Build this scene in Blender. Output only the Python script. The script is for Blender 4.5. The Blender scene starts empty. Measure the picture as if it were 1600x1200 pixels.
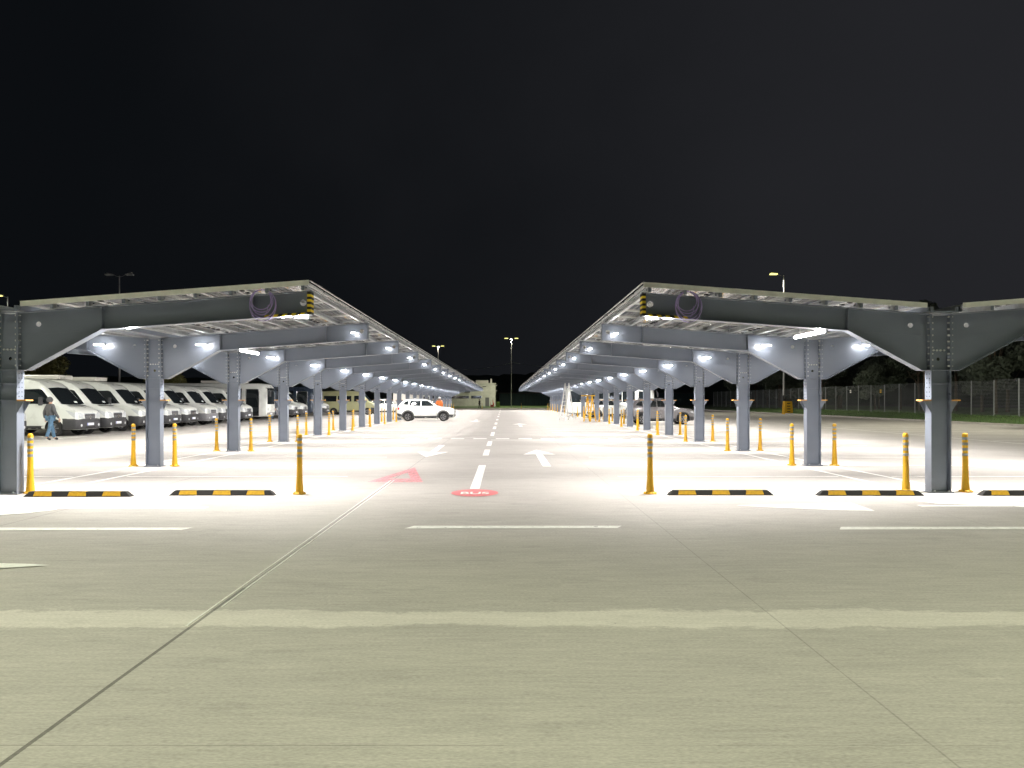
import bpy, bmesh, math, random
from mathutils import Vector, Matrix
from mathutils.bvhtree import BVHTree
R = math.radians
random.seed(7)
SC = bpy.context.scene
COL = SC.collection

# ------------------------------------------------------------------ camera
F = 1209.0; CH = 1.58; VX, VY = 787.0, 625.0
cd = bpy.data.cameras.new("camera"); cam = bpy.data.objects.new("camera", cd); COL.objects.link(cam)
cam.location = (0, 0, CH); cam.rotation_euler = (R(90), 0, 0)
cd.sensor_width = 36; cd.lens = F * 36 / 1600.0
cd.shift_x = (800 - VX) / 1600.0; cd.shift_y = (VY - 600) / 1600.0
cd.clip_start = 0.05; cd.clip_end = 3000
SC.camera = cam
# ------------------------------------------------------------------ night sky
w = bpy.data.worlds.new("World"); SC.world = w; w.use_nodes = True
nt = w.node_tree; nt.nodes.clear()
out = nt.nodes.new("ShaderNodeOutputWorld"); bg = nt.nodes.new("ShaderNodeBackground")
tc = nt.nodes.new("ShaderNodeTexCoord"); sep = nt.nodes.new("ShaderNodeSeparateXYZ")
mr = nt.nodes.new("ShaderNodeMapRange"); mr.inputs[1].default_value = -0.45; mr.inputs[2].default_value = 0.75
mr.interpolation_type = 'SMOOTHSTEP'
cr = nt.nodes.new("ShaderNodeMix"); cr.data_type = 'RGBA'
cr.inputs[6].default_value = (0.0036, 0.0044, 0.0056, 1); cr.inputs[7].default_value = (0.0180, 0.0185, 0.0215, 1)
nz = nt.nodes.new("ShaderNodeTexNoise"); nz.inputs['Scale'].default_value = 2.2; nz.inputs['Detail'].default_value = 5
ad = nt.nodes.new("ShaderNodeMath"); ad.operation = 'MULTIPLY_ADD'; ad.inputs[1].default_value = 0.7; ad.inputs[2].default_value = 0
L = nt.links.new
L(tc.outputs['Generated'], sep.inputs[0]); L(tc.outputs['Generated'], nz.inputs['Vector'])
L(nz.outputs['Fac'], ad.inputs[0]); 
ad2 = nt.nodes.new("ShaderNodeMath"); ad2.operation = 'ADD'; L(sep.outputs['X'], ad2.inputs[0])
ad.inputs[2].default_value = -0.30; L(ad.outputs[0], ad2.inputs[1])
L(ad2.outputs[0], mr.inputs[0]); L(mr.outputs[0], cr.inputs[0]); L(cr.outputs[2], bg.inputs[0]); bg.inputs[1].default_value = 1.0
L(bg.outputs[0], out.inputs[0])
SC.view_settings.view_transform = 'Standard'; SC.view_settings.look = 'None'
SC.view_settings.exposure = 0; SC.view_settings.gamma = 1
TUBE = 380.0        # canopy luminaire radiance
MASTW = 16000.0
LAMPW = 188.0       # downward light of one canopy luminaire      # mast lamp watts

# ------------------------------------------------------------------ helpers
def P(px, py):      # point of the flat ground seen at a photo pixel
    Y = CH * F / (py - VY); return ((px - VX) * Y / F, Y)

def mat(name, col, rough=0.6, metal=0.0, var=0.12, scale=6.0, bump=0.0, stretch=(1, 1, 1), emit=None, estr=0, spec=None, coat=0, trans=0):
    m = bpy.data.materials.new(name); m.use_nodes = True; t = m.node_tree; b = t.nodes["Principled BSDF"]
    b.inputs['Roughness'].default_value = rough; b.inputs['Metallic'].default_value = metal
    b.inputs['Base Color'].default_value = (*col, 1)
    if spec is not None: b.inputs['Specular IOR Level'].default_value = spec
    if coat: b.inputs['Coat Weight'].default_value = coat; b.inputs['Coat Roughness'].default_value = 0.08
    if trans: b.inputs['Transmission Weight'].default_value = trans
    if emit:
        b.inputs['Emission Color'].default_value = (*emit, 1); b.inputs['Emission Strength'].default_value = estr
    if var:
        c = t.nodes.new("ShaderNodeTexCoord"); mp = t.nodes.new("ShaderNodeMapping"); n = t.nodes.new("ShaderNodeTexNoise")
        mp.inputs['Scale'].default_value = stretch; n.inputs['Scale'].default_value = scale; n.inputs['Detail'].default_value = 6
        r = t.nodes.new("ShaderNodeMapRange"); r.inputs[1].default_value = .3; r.inputs[2].default_value = .7
        r.inputs[3].default_value = 1 - var; r.inputs[4].default_value = 1 + var
        mx = t.nodes.new("ShaderNodeMix"); mx.data_type = 'RGBA'; mx.blend_type = 'MULTIPLY'; mx.inputs[0].default_value = 1
        mx.inputs[6].default_value = (*col, 1)
        k = t.links.new
        k(c.outputs['Object'], mp.inputs[0]); k(mp.outputs[0], n.inputs['Vector']); k(n.outputs['Fac'], r.inputs[0])
        k(r.outputs[0], mx.inputs[7]); k(mx.outputs[2], b.inputs['Base Color'])
        r2 = t.nodes.new("ShaderNodeMapRange"); r2.inputs[3].default_value = max(.03, rough - .08); r2.inputs[4].default_value = min(1, rough + .1)
        k(n.outputs['Fac'], r2.inputs[0]); k(r2.outputs[0], b.inputs['Roughness'])
        if bump:
            bp = t.nodes.new("ShaderNodeBump"); bp.inputs['Strength'].default_value = bump; bp.inputs['Distance'].default_value = .02
            k(n.outputs['Fac'], bp.inputs['Height']); k(bp.outputs[0], b.inputs['Normal'])
    return m

M = {}
M['steel'] = mat('painted_steel', (.215, .245, .30), .30, .1, .05, 1.3, stretch=(1, 1, 3), spec=.7)
M['galv'] = mat('galvanised_steel', (.58, .60, .61), .38, .25, .15, 9)
M['alu'] = mat('aluminium', (.75, .76, .75), .4, .2, .08, 9)
M['trim'] = mat('edge_trim', (.84, .86, .78), .5, 0, .1, 5)
M['tube'] = mat('led_tube', (1, 1, 1), .4, 0, 0, emit=(1, .97, .94), estr=TUBE)
M['housing'] = mat('lamp_housing', (.6, .6, .6), .4, 0, .05)
M['yellow'] = mat('bollard_yellow', (.86, .48, .015), .5, 0, .08, 8)
M['band'] = mat('reflective_band', (.30, .32, .33), .35, .3, .15, 30)
M['black'] = mat('black_rubber', (.022, .021, .02), .7, 0, .2, 20, bump=.2)
M['stopyel'] = mat('stop_yellow', (.72, .42, .02), .5, 0, .12, 20)
M['tapey'] = mat('tape_yellow', (.8, .6, .02), .5)
M['cable'] = mat('violet_cable', (.45, .36, .68), .45)
M['orange'] = mat('orange_edge', (.75, .40, .12), .5)
M['hole'] = mat('hole_dark', (.01, .01, .012), .9, 0, 0)
M['white'] = mat('white_paint', (.72, .74, .70), .28, 0, .04, 2, coat=.5)
M['warmwhite'] = mat('cream_white_paint', (.70, .68, .62), .3, 0, .04, 2, coat=.5)
M['olive'] = mat('pale_olive_paint', (.36, .36, .20), .35, 0, .05, 2, coat=.4)
M['darkpaint'] = mat('anthracite_paint', (.22, .21, .215), .25, .3, .05, 2, coat=.8)
M['navy'] = mat('dark_coach_paint', (.03, .045, .07), .25, .2, .05, 2, coat=.8)
M['glass'] = mat('vehicle_glass', (.012, .016, .018), .06, 0, 0, spec=.8)
M['plastic'] = mat('dark_plastic', (.045, .046, .05), .55, 0, .15, 12)
M['greyplastic'] = mat('grey_plastic', (.16, .16, .17), .5, 0, .12, 12)
M['tyre'] = mat('tyre_rubber', (.018, .018, .018), .8, 0, .2, 20)
M['rim'] = mat('wheel_rim', (.35, .35, .36), .35, .6, .1, 8)
M['chrome'] = mat('chrome', (.7, .7, .7), .15, .9, 0)
M['lampglass'] = mat('headlamp_glass', (.65, .68, .70), .12, .2, .15, 30)
M['plate'] = mat('number_plate', (.75, .78, .82), .4, 0, 0)
M['plateblue'] = mat('plate_blue', (.03, .08, .45), .4, 0, 0)
M['red'] = mat('red_plastic', (.5, .03, .03), .4, 0, .05)
M['skin'] = mat('skin', (.45, .28, .2), .6, 0, .05)
M['hair'] = mat('hair', (.03, .02, .015), .8, 0, .2, 40)
M['hoodie'] = mat('grey_cloth', (.075, .075, .08), .9, 0, .2, 12, bump=.3)
M['jeans'] = mat('blue_jeans', (.07, .14, .22), .9, 0, .25, 14, bump=.3)
M['darkcloth'] = mat('dark_cloth', (.03, .03, .035), .9, 0, .2, 14)
M['vest'] = mat('orange_vest', (.85, .22, .05), .7, 0, .1, 14)
M['shoe'] = mat('shoe', (.02, .02, .02), .7, 0, 0)
M['bark'] = mat('bark', (.10, .075, .05), .9, 0, .3, 12, bump=.4)
M['leafA'] = mat('leaves_dark', (.09, .11, .075), .7, 0, .35, 2.5)
M['leafB'] = mat('leaves_olive', (.20, .19, .06), .7, 0, .4, 2.5)
M['grass'] = mat('grass', (.07, .12, .035), .9, 0, .35, 1.2, bump=.6)
M['blade'] = mat('grass_blades', (.08, .14, .04), .8, 0, .35, 1.2)
M['soil'] = mat('dark_ground', (.035, .04, .025), .95, 0, .4, .2)
M['hill'] = mat('wooded_hill', (.035, .05, .03), .95, 0, .5, .05, bump=1)
M['kerb'] = mat('kerb_stone', (.42, .40, .36), .8, 0, .15, 2, bump=.3)
M['wall'] = mat('white_render', (.62, .62, .55), .8, 0, .12, 1.5)
M['darkclad'] = mat('green_cladding', (.03, .06, .065), .6, .1, .25, 3, stretch=(1, 1, .1))
M['fence'] = mat('fence_steel', (.38, .40, .40), .5, .4, .1, 6)
M['mast'] = mat('mast_steel', (.45, .45, .43), .45, .5, .1, 4)
M['lamphead'] = mat('mast_lamp_lens', (1, 1, 1), .3, 0, 0, emit=(1, .93, .30), estr=1.7)
M['lampoff'] = mat('mast_lamp_off', (.6, .6, .6), .3, 0, 0)
M['signw'] = mat('sign_white', (.75, .75, .72), .5, 0, 0)
M['signy'] = mat('sign_yellow', (.8, .5, .05), .5, 0, 0)
M['bin'] = mat('green_bin', (.25, .38, .10), .5, 0, .1)
M['ladder'] = mat('ladder_white', (.8, .8, .78), .4, .3, .05)

def vary(m, amt):      # each object gets its own fade and grime
    t = m.node_tree; b = t.nodes["Principled BSDF"]; l = b.inputs['Base Color'].links[0].from_socket
    oi = t.nodes.new("ShaderNodeObjectInfo"); mr_ = t.nodes.new("ShaderNodeMapRange"); mr_.inputs[3].default_value = 1 - amt; mr_.inputs[4].default_value = 1 + amt * .4
    mx = t.nodes.new("ShaderNodeMix"); mx.data_type = 'RGBA'; mx.blend_type = 'MULTIPLY'; mx.inputs[0].default_value = 1
    t.links.new(oi.outputs['Random'], mr_.inputs[0]); t.links.new(l, mx.inputs[6]); t.links.new(mr_.outputs[0], mx.inputs[7]); t.links.new(mx.outputs[2], b.inputs['Base Color'])
vary(M['yellow'], .3); vary(M['white'], .12); vary(M['plastic'], .4); vary(M['steel'], .12)

def tag(o, label=None, cat=None, group=None, kind=None):
    if label: o['label'] = label
    if cat: o['category'] = cat
    if group: o['group'] = group
    if kind: o['kind'] = kind
    return o

def empty(name, loc=(0, 0, 0), rz=0, label=None, cat=None, group=None):
    o = bpy.data.objects.new(name, None); COL.objects.link(o); o.location = loc; o.rotation_euler = (0, 0, rz)
    o.empty_display_size = .2
    return tag(o, label, cat, group)

def link(name, me, parent=None, loc=(0, 0, 0), rz=0):
    o = bpy.data.objects.new(name, me); COL.objects.link(o); o.parent = parent; o.location = loc; o.rotation_euler = (0, 0, rz)
    return o

class MB:
    def __init__(s): s.v = []; s.f = []; s.m = []; s.mats = []; s.sm = []
    def mi(s, m):
        if m not in s.mats: s.mats.append(m)
        return s.mats.index(m)
    def add(s, vs, fs, m, smooth=False):
        n = len(s.v); k = s.mi(m); s.v += [tuple(v) for v in vs]
        for f in fs: s.f.append([i + n for i in f]); s.m.append(k); s.sm.append(smooth)
        return s
    def box(s, c, d, m, rot=None):
        vs = []
        for x in (-.5, .5):
            for y in (-.5, .5):
                for z in (-.5, .5):
                    v = Vector((x * d[0], y * d[1], z * d[2]))
                    if rot: v = rot @ v
                    vs.append(v + Vector(c))
        return s.add(vs, [(0, 1, 3, 2), (4, 6, 7, 5), (0, 4, 5, 1), (2, 3, 7, 6), (0, 2, 6, 4), (1, 5, 7, 3)], m)
    def bx(s, x0, x1, y0, y1, z0, z1, m):
        return s.box(((x0 + x1) / 2, (y0 + y1) / 2, (z0 + z1) / 2), (abs(x1 - x0), abs(y1 - y0), abs(z1 - z0)), m)
    def bar(s, a, b, w, h, m):      # rectangular bar a->b, w horizontal, h other
        a = Vector(a); b = Vector(b); d = (b - a); ln = d.length; d.normalize()
        up = Vector((0, 0, 1)) if abs(d.z) < .95 else Vector((0, 1, 0))
        x = d.cross(up).normalized(); z = x.cross(d)
        rot = Matrix((x, d, z)).transposed()
        return s.box((a + b) / 2, (w, ln, h), m, rot)
    def tube(s, a, b, r0, m, r1=None, n=10, caps=True, smooth=True):
        a = Vector(a); b = Vector(b); r1 = r0 if r1 is None else r1
        d = (b - a).normalized(); up = Vector((0, 0, 1)) if abs(d.z) < .9 else Vector((1, 0, 0))
        x = d.cross(up).normalized(); y = d.cross(x)
        vs = []
        for c, r in ((a, r0), (b, r1)):
            for i in range(n):
                t = 2 * math.pi * i / n; vs.append(c + x * (r * math.cos(t)) + y * (r * math.sin(t)))
        s.add(vs, [(i, (i + 1) % n, n + (i + 1) % n, n + i) for i in range(n)], m, smooth)
        if caps: s.add(vs, [tuple(range(n))[::-1], tuple(range(n, 2 * n))], m)
        return s
    def path(s, pts, r, m, n=6):
        for a, b in zip(pts, pts[1:]): s.tube(a, b, r, m, n=n, caps=True)
        return s
    def lathe(s, prof, m, n=16, axis='z', c=(0, 0, 0), mats=None):
        k = len(prof); vs = []
        for (r, z) in prof:
            for i in range(n):
                t = 2 * math.pi * i / n; a, b = r * math.cos(t), r * math.sin(t)
                v = (a, b, z) if axis == 'z' else ((a, z, b) if axis == 'y' else (z, a, b))
                vs.append((v[0] + c[0], v[1] + c[1], v[2] + c[2]))
        for j in range(k - 1):
            s.add(vs, [(j * n + i, j * n + (i + 1) % n, (j + 1) * n + (i + 1) % n, (j + 1) * n + i) for i in range(n)], mats[j] if mats else m, True)
        return s
    def mesh(s, name):
        me = bpy.data.meshes.new(name)
        # drop unused verts
        used = sorted({i for f in s.f for i in f}); mp = {u: i for i, u in enumerate(used)}
        me.from_pydata([s.v[u] for u in used], [], [[mp[i] for i in f] for f in s.f])
        for m in s.mats: me.materials.append(m)
        me.polygons.foreach_set('material_index', s.m); me.polygons.foreach_set('use_smooth', s.sm)
        me.update()
        bm = bmesh.new(); bm.from_mesh(me); bmesh.ops.recalc_face_normals(bm, faces=bm.faces); bm.to_mesh(me); bm.free()
        return me
    def build(s, name, parent=None, loc=(0, 0, 0), rz=0): return link(name, s.mesh(name), parent, loc, rz)

def copy_tree(o, parent=None):
    c = o.copy(); COL.objects.link(c); c.parent = parent
    for ch in [x for x in o.children]: copy_tree(ch, c)
    return c

def bevel(me, w, seg=2, ang=30):
    bm = bmesh.new(); bm.from_mesh(me)
    bmesh.ops.remove_doubles(bm, verts=bm.verts, dist=1e-5)
    ed = [e for e in bm.edges if len(e.link_faces) == 2 and e.calc_face_angle(0) > R(ang)]
    bmesh.ops.bevel(bm, geom=ed, offset=w, segments=seg, affect='EDGES', profile=.5, clamp_overlap=True)
    bm.to_mesh(me); bm.free(); return me

def holed_plate(name, outline, holes, th, m):
    """plate in the x-z plane with round holes, thickness th along y"""
    cu = bpy.data.curves.new(name, 'CURVE'); cu.dimensions = '2D'; cu.fill_mode = 'BOTH'; cu.extrude = th / 2
    def sp(pts):
        s = cu.splines.new('POLY'); s.points.add(len(pts) - 1)
        for p, q in zip(s.points, pts): p.co = (q[0], q[1], 0, 1)
        s.use_cyclic_u = True
    sp(outline)
    for (x, z, r) in holes: sp([(x + r * math.cos(2 * math.pi * i / 14), z + r * math.sin(2 * math.pi * i / 14)) for i in range(14)])
    ob = bpy.data.objects.new(name, cu)
    me = bpy.data.meshes.new_from_object(ob)
    bpy.data.objects.remove(ob); bpy.data.curves.remove(cu)
    me.transform(Matrix.Rotation(R(90), 4, 'X')); me.materials.clear(); me.materials.append(m)
    return me

def join_mesh(name, meshes):
    bm = bmesh.new(); mats = []
    for me in meshes:
        off = []
        for m in me.materials:
            if m not in mats: mats.append(m)
            off.append(mats.index(m))
        n0 = len(bm.faces); bm.from_mesh(me); bm.faces.ensure_lookup_table()
        for f in bm.faces[n0:]: f.material_index = off[f.material_index] if off else 0
    out = bpy.data.meshes.new(name); bm.to_mesh(out); bm.free()
    for m in mats: out.materials.append(m)
    return out

# ------------------------------------------------------------------ ground
def concrete():
    m = bpy.data.materials.new('concrete_slab'); m.use_nodes = True; t = m.node_tree; b = t.nodes["Principled BSDF"]; k = t.links.new
    N = t.nodes.new
    def math_(op, a, c=None):
        n = N("ShaderNodeMath"); n.operation = op
        for i, q in enumerate((a, c)):
            if q is None: continue
            if isinstance(q, (int, float)): n.inputs[i].default_value = q
            else: k(q, n.inputs[i])
        return n.outputs[0]
    def noise(scale, stretch, det=5, rough=.55):
        mp = N("ShaderNodeMapping"); mp.inputs['Scale'].default_value = stretch; n = N("ShaderNodeTexNoise")
        n.inputs['Scale'].default_value = scale; n.inputs['Detail'].default_value = det; n.inputs['Roughness'].default_value = rough
        k(geo.outputs['Position'], mp.inputs[0]); k(mp.outputs[0], n.inputs['Vector']); return n.outputs['Fac']
    geo = N("ShaderNodeNewGeometry"); sp = N("ShaderNodeSeparateXYZ"); k(geo.outputs['Position'], sp.inputs[0])
    big = noise(.35, (1, 1.5, 1)); mid = noise(2.0, (.5, 2.2, 1)); broom = noise(5.0, (.5, 5.0, 1), 9, .86); fine = noise(60, (.6, 1.6, 1), 3)
    v = math_('ADD', math_('MULTIPLY', math_('SUBTRACT', big, .5), .35), 1.0)
    v = math_('ADD', v, math_('MULTIPLY', math_('SUBTRACT', mid, .5), .28))
    v = math_('ADD', v, math_('MULTIPLY', math_('SUBTRACT', broom, .5), 1.0))
    v = math_('ADD', v, math_('MULTIPLY', math_('SUBTRACT', fine, .5), .8))
    # joints
    def joint(coord, off, pitch, w):
        a = math_('DIVIDE', math_('SUBTRACT', coord, off), pitch)
        fr = math_('ABSOLUTE', math_('SUBTRACT', a, math_('ROUND', a)))
        wob = math_('MULTIPLY', math_('SUBTRACT', mid, .5), .004)
        return math_('LESS_THAN', math_('ADD', math_('MULTIPLY', fr, pitch), wob), w)
    jx = joint(sp.outputs['X'], -2.18, 4.14, .0055); jy = joint(sp.outputs['Y'], 3.54, 4.06, .004)
    jw = math_('MULTIPLY', math_('LESS_THAN', math_('ABSOLUTE', math_('ADD', math_('ADD', sp.outputs['X'], 2.18), math_('MULTIPLY', math_('SUBTRACT', broom, .5), .012))), .013), math_('LESS_THAN', sp.outputs['Y'], 6.5))
    jx = math_('MAXIMUM', jx, jw)
    j = math_('MAXIMUM', jx, math_('MULTIPLY', jy, .55))
    # worn pale band across the lane
    wob = math_('ADD', math_('MULTIPLY', math_('SUBTRACT', noise(.8, (1, 2, 1), 3, .5), .5), .34), math_('MULTIPLY', math_('SUBTRACT', noise(7, (.5, 1.2, 1), 9, .85), .5), .5))
    d = math_('ABSOLUTE', math_('SUBTRACT', math_('ADD', sp.outputs['Y'], wob), 5.6))
    sm = N("ShaderNodeMapRange"); sm.inputs[1].default_value = .23; sm.inputs[2].default_value = .18; sm.inputs[3].default_value = 0; sm.inputs[4].default_value = 1
    k(d, sm.inputs[0])
    band = math_('MULTIPLY', sm.outputs[0], math_('ADD', math_('MULTIPLY', fine, .5), .55))
    v = math_('ADD', v, math_('MULTIPLY', band, .50))
    v = math_('MULTIPLY', v, math_('SUBTRACT', 1.0, math_('MULTIPLY', j, math_('ADD', .25, math_('MULTIPLY', math_('LESS_THAN', sp.outputs['X'], 0), .35)))))
    v = math_('MULTIPLY', v, math_('SUBTRACT', 1.0, math_('MULTIPLY', math_('GREATER_THAN', noise(1.3, (.8, 1.6, 1), 7, .7), .60), .07)))
    v = math_('MULTIPLY', v, math_('ADD', 1.0, math_('MULTIPLY', math_('GREATER_THAN', noise(2.1, (.5, 2.2, 1), 8, .75), .635), .09)))
    # small dark specks
    vo = N("ShaderNodeTexVoronoi"); vo.inputs['Scale'].default_value = 1.7; vo.inputs['Randomness'].default_value = 1
    k(geo.outputs['Position'], vo.inputs['Vector'])
    v = math_('MULTIPLY', v, math_('SUBTRACT', 1.0, math_('MULTIPLY', math_('LESS_THAN', vo.outputs['Distance'], .012), .5)))
    mx = N("ShaderNodeMix"); mx.data_type = 'RGBA'; mx.blend_type = 'MULTIPLY'; mx.inputs[0].default_value = 1
    mx.inputs[6].default_value = (.40, .38, .355, 1)
    k(v, mx.inputs[7]); k(mx.outputs[2], b.inputs['Base Color'])
    b.inputs['Roughness'].default_value = .78; b.inputs['Specular IOR Level'].default_value = .3
    bp = N("ShaderNodeBump"); bp.inputs['Strength'].default_value = .35; bp.inputs['Distance'].default_value = .006
    k(math_('ADD', broom, math_('MULTIPLY', fine, .4)), bp.inputs['Height']); k(bp.outputs[0], b.inputs['Normal'])
    return m
M['concrete'] = concrete()
FARY = 147.0; KX = 31.0
def sheet(name, x0, x1, y0, y1, z, m, nx=1, ny=1, zf=None):
    vs = []; fs = []
    for j in range(ny + 1):
        for i in range(nx + 1):
            x = x0 + (x1 - x0) * i / nx; y = y0 + (y1 - y0) * j / ny; vs.append((x, y, zf(x, y) if zf else z))
    for j in range(ny):
        for i in range(nx): a = j * (nx + 1) + i; fs.append((a, a + 1, a + nx + 2, a + nx + 1))
    b = MB(); b.add(vs, fs, m); return b.build(name)
tag(sheet('ground', -900, 900, -400, 1400, -.03, M['soil']), kind='structure')
tag(sheet('parking_lot', -95, KX, -45, FARY, 0, M['concrete']), kind='structure')
def bank(x, y):
    t = min(1, max(0, (x - KX - .25) / 5)); return .11 + .28 * t + .03 * math.sin(x * 2.1 + y * .7) * t
tag(sheet('grass_verge', KX + .15, 75, -45, 190, 0, M['grass'], 24, 90, bank), kind='structure')
tag(sheet('grass_strip', -95, KX + .15, FARY + .15, 190, 0, M['grass'], 40, 6, lambda x, y: .11 + .012 * (y - FARY)), kind='structure')
b = MB(); b.bx(KX, KX + .15, -45, FARY, -.02, .125, M['kerb']); b.bx(-95, KX + .15, FARY, FARY + .15, -.02, .124, M['kerb'])
o = b.build('kerb'); tag(o, kind='structure')
# grass blades along the verge
b = MB()
for i in range(9000):
    y = 36 + 75 * random.random() ** 1.5; x = KX + .2 + 6.0 * random.random(); z = bank(x, y) - .01; h = random.uniform(.05, .16); a = random.uniform(0, 6.28); ww = .025
    b.add([(x - ww * math.cos(a), y - ww * math.sin(a), z), (x + ww * math.cos(a), y + ww * math.sin(a), z), (x + random.uniform(-.05, .05), y + random.uniform(-.05, .05), z + h)], [(0, 1, 2)], M['blade'])
o = b.build('grass'); tag(o, 'short green grass growing on the verge below the mesh fence', 'grass', kind='stuff')
# hills
def hz(x, y):
    t = max(0, min(1, (y - 260) / 160)); s = t * t * (3 - 2 * t)
    return -1 + s * (13 + 3 * math.sin(x * .006 + 1) + 2 * math.sin(x * .021) + 30 * max(0, min(1, (x - 60) / 260))) + s * random.uniform(-1.6, 1.6)
tag(sheet('hill', -700, 700, 255, 520, 0, M['hill'], 280, 26, hz), kind='structure')

# ------------------------------------------------------------------ painted markings (real paint sheets 4 mm proud)
def paint_mat(name, col, wear=.35):
    m = mat(name, col, .6, 0, .1, 14); t = m.node_tree; return m
M['linew'] = paint_mat('road_paint_white', (.82, .82, .78)); M['redpaint'] = paint_mat('road_paint_red', (.66, .20, .21))
M['pinkpaint'] = paint_mat('road_paint_faded_red', (.60, .20, .20))
def worn(name, col, thr):
    m = mat(name, col, .65, 0, .15, 10); t = m.node_tree; bs = t.nodes["Principled BSDF"]
    n = t.nodes.new("ShaderNodeTexNoise"); n.inputs['Scale'].default_value = 9; n.inputs['Detail'].default_value = 8; n.inputs['Roughness'].default_value = .75
    c = t.nodes.new("ShaderNodeTexCoord"); r = t.nodes.new("ShaderNodeMapRange"); r.inputs[1].default_value = thr; r.inputs[2].default_value = thr + .08
    t.links.new(c.outputs['Object'], n.inputs['Vector']); t.links.new(n.outputs['Fac'], r.inputs[0]); t.links.new(r.outputs[0], bs.inputs['Alpha']); return m
M['lineworn'] = worn('road_paint_white_worn', (.80, .80, .76), .33)
M['redworn'] = worn('road_paint_red_worn', (.68, .27, .29), .42)
marks = {}
ZL = {'lane_arrow': 0}
def poly_mark(name, pts, m='linew', z=.004):
    if name in ZL: ZL[name] += 1; z = .0045 + .001 * ZL[name]
    b = marks.setdefault(name, MB()); b.add([(x, y, z) for x, y in pts], [tuple(range(len(pts)))], M[m])
def rect(name, x0, x1, y0, y1, m='linew', z=.004): poly_mark(name, [(x0, y0), (x1, y0), (x1, y1), (x0, y1)], m, z)
# transverse dashes across the foreground lane
for (x0, x1, y) in ((-11.8, -9.1, 9.32), (-6.5, -3.83, 9.36), (-1.22, 1.48, 9.5), (4.09, 6.8, 9.42), (9.4, 12.1, 9.4)):
    poly_mark('lane_line', [(x0, y), (x1 - .08, y + .03), (x1, y + .2), (x0 + .1, y + .2)], 'lineworn')
# edge lines under the canopy fronts
rect('lane_line', -14, -3.1, 13.45, 13.57, 'lineworn'); rect('lane_line', 2.3, 14, 13.45, 13.57, 'lineworn')
rect('lane_line', -14, -3.2, 12.98, 13.08, 'lineworn'); rect('lane_line', 2.4, 14, 12.98, 13.08, 'lineworn')
rect('lane_line', -6.9, -4.35, 11.22, 11.42); rect('lane_line', 6.2, 12, 11.46, 11.62)
# arrows across the lane, from photo pixels to the ground
def gp(pts): return [P(a, c) for a, c in pts]
poly_mark('lane_arrow', gp([(1150, 790), (1330, 786.3), (1342, 790.3), (1367, 798.6), (1300, 797), (1215, 793.5)]))
poly_mark('lane_arrow', gp([(1430, 783), (1510, 781.5), (1600, 786), (1600, 793), (1560, 790), (1470, 788)]), 'lineworn')
poly_mark('lane_arrow', gp([(-60, 787), (60, 789), (90, 797), (40, 803), (-60, 809)]), 'lineworn')
poly_mark('lane_arrow', gp([(-60, 880), (40, 882), (78, 884.2), (0, 889), (-60, 892)]))
# long lines along both column rows
for x in (-8.32, 7.45):
    for s in (-1, 1): rect('bay_line', x + s * .42 - .05, x + s * .42 + .05, 13.6, 121)
# bay lines across
for side, cx in ((-1, -8.32), (1, 7.45)):
    for k in range(40):
        y = 15.9 + 2.7 * k
        rect('bay_line', cx - 5.1, cx - .55, y, y + .1); rect('bay_line', cx + .55, cx + 5.1, y, y + .1)
for k in range(34):
    y = 30 + 2.9 * k; rect('bay_line', -25, -18.6, y, y + .1, 'lineworn'); rect('bay_line', 19, 24.5, y, y + .1, 'lineworn')
rect('bay_line', -18.2, -18.1, 20, 125, 'lineworn'); rect('bay_line', 18.6, 18.7, 14, 125, 'lineworn')
for y0, y1 in ((13.74, 18.7), (22, 24.6), (26.6, 29.6), (34, 38), (42, 46), (50, 54), (60, 64), (72, 76), (84, 88), (98, 102), (112, 116), (126, 130)):
    rect('centre_line', -.60, -.43, y0, y1)
rect('give_way_line', -.5, 6.2, 30.4, 30.6)
for k in range(11): rect('give_way_line', -4.0 + .92 * k, -3.45 + .92 * k, 31.3, 31.8)
rect('give_way_line', -6, -1.2, 32.6, 32.75)
def arrow(x, y0, y1, d):
    tip, tail = (y1, y0) if d > 0 else (y0, y1); hl = 2.0 * d
    poly_mark('direction_arrow', [(x - .1, tail), (x + .1, tail), (x + .1, tip - hl), (x + .47, tip - hl * 1.05), (x, tip), (x - .47, tip - hl * 1.05), (x - .1, tip - hl)])
arrow(1.03, 18.4, 24.5, 1); arrow(-2.15, 21.4, 27.0, -1)
arrow(1.03, 46, 52, 1); arrow(-2.15, 56, 62, -1)
# red give-way triangle
A, B, C = Vector((-1.55, 14.85)), Vector((-2.08, 18.1)), Vector((-2.62, 14.85)); ce = (A + B + C) / 3
ins = [ce + (q - ce) * .42 for q in (A, B, C)]; tri = [A, B, C]
for i in range(3):
    j = (i + 1) % 3; poly_mark('give_way_triangle', [tri[i], tri[j], ins[j], ins[i]], 'redworn')
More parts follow.
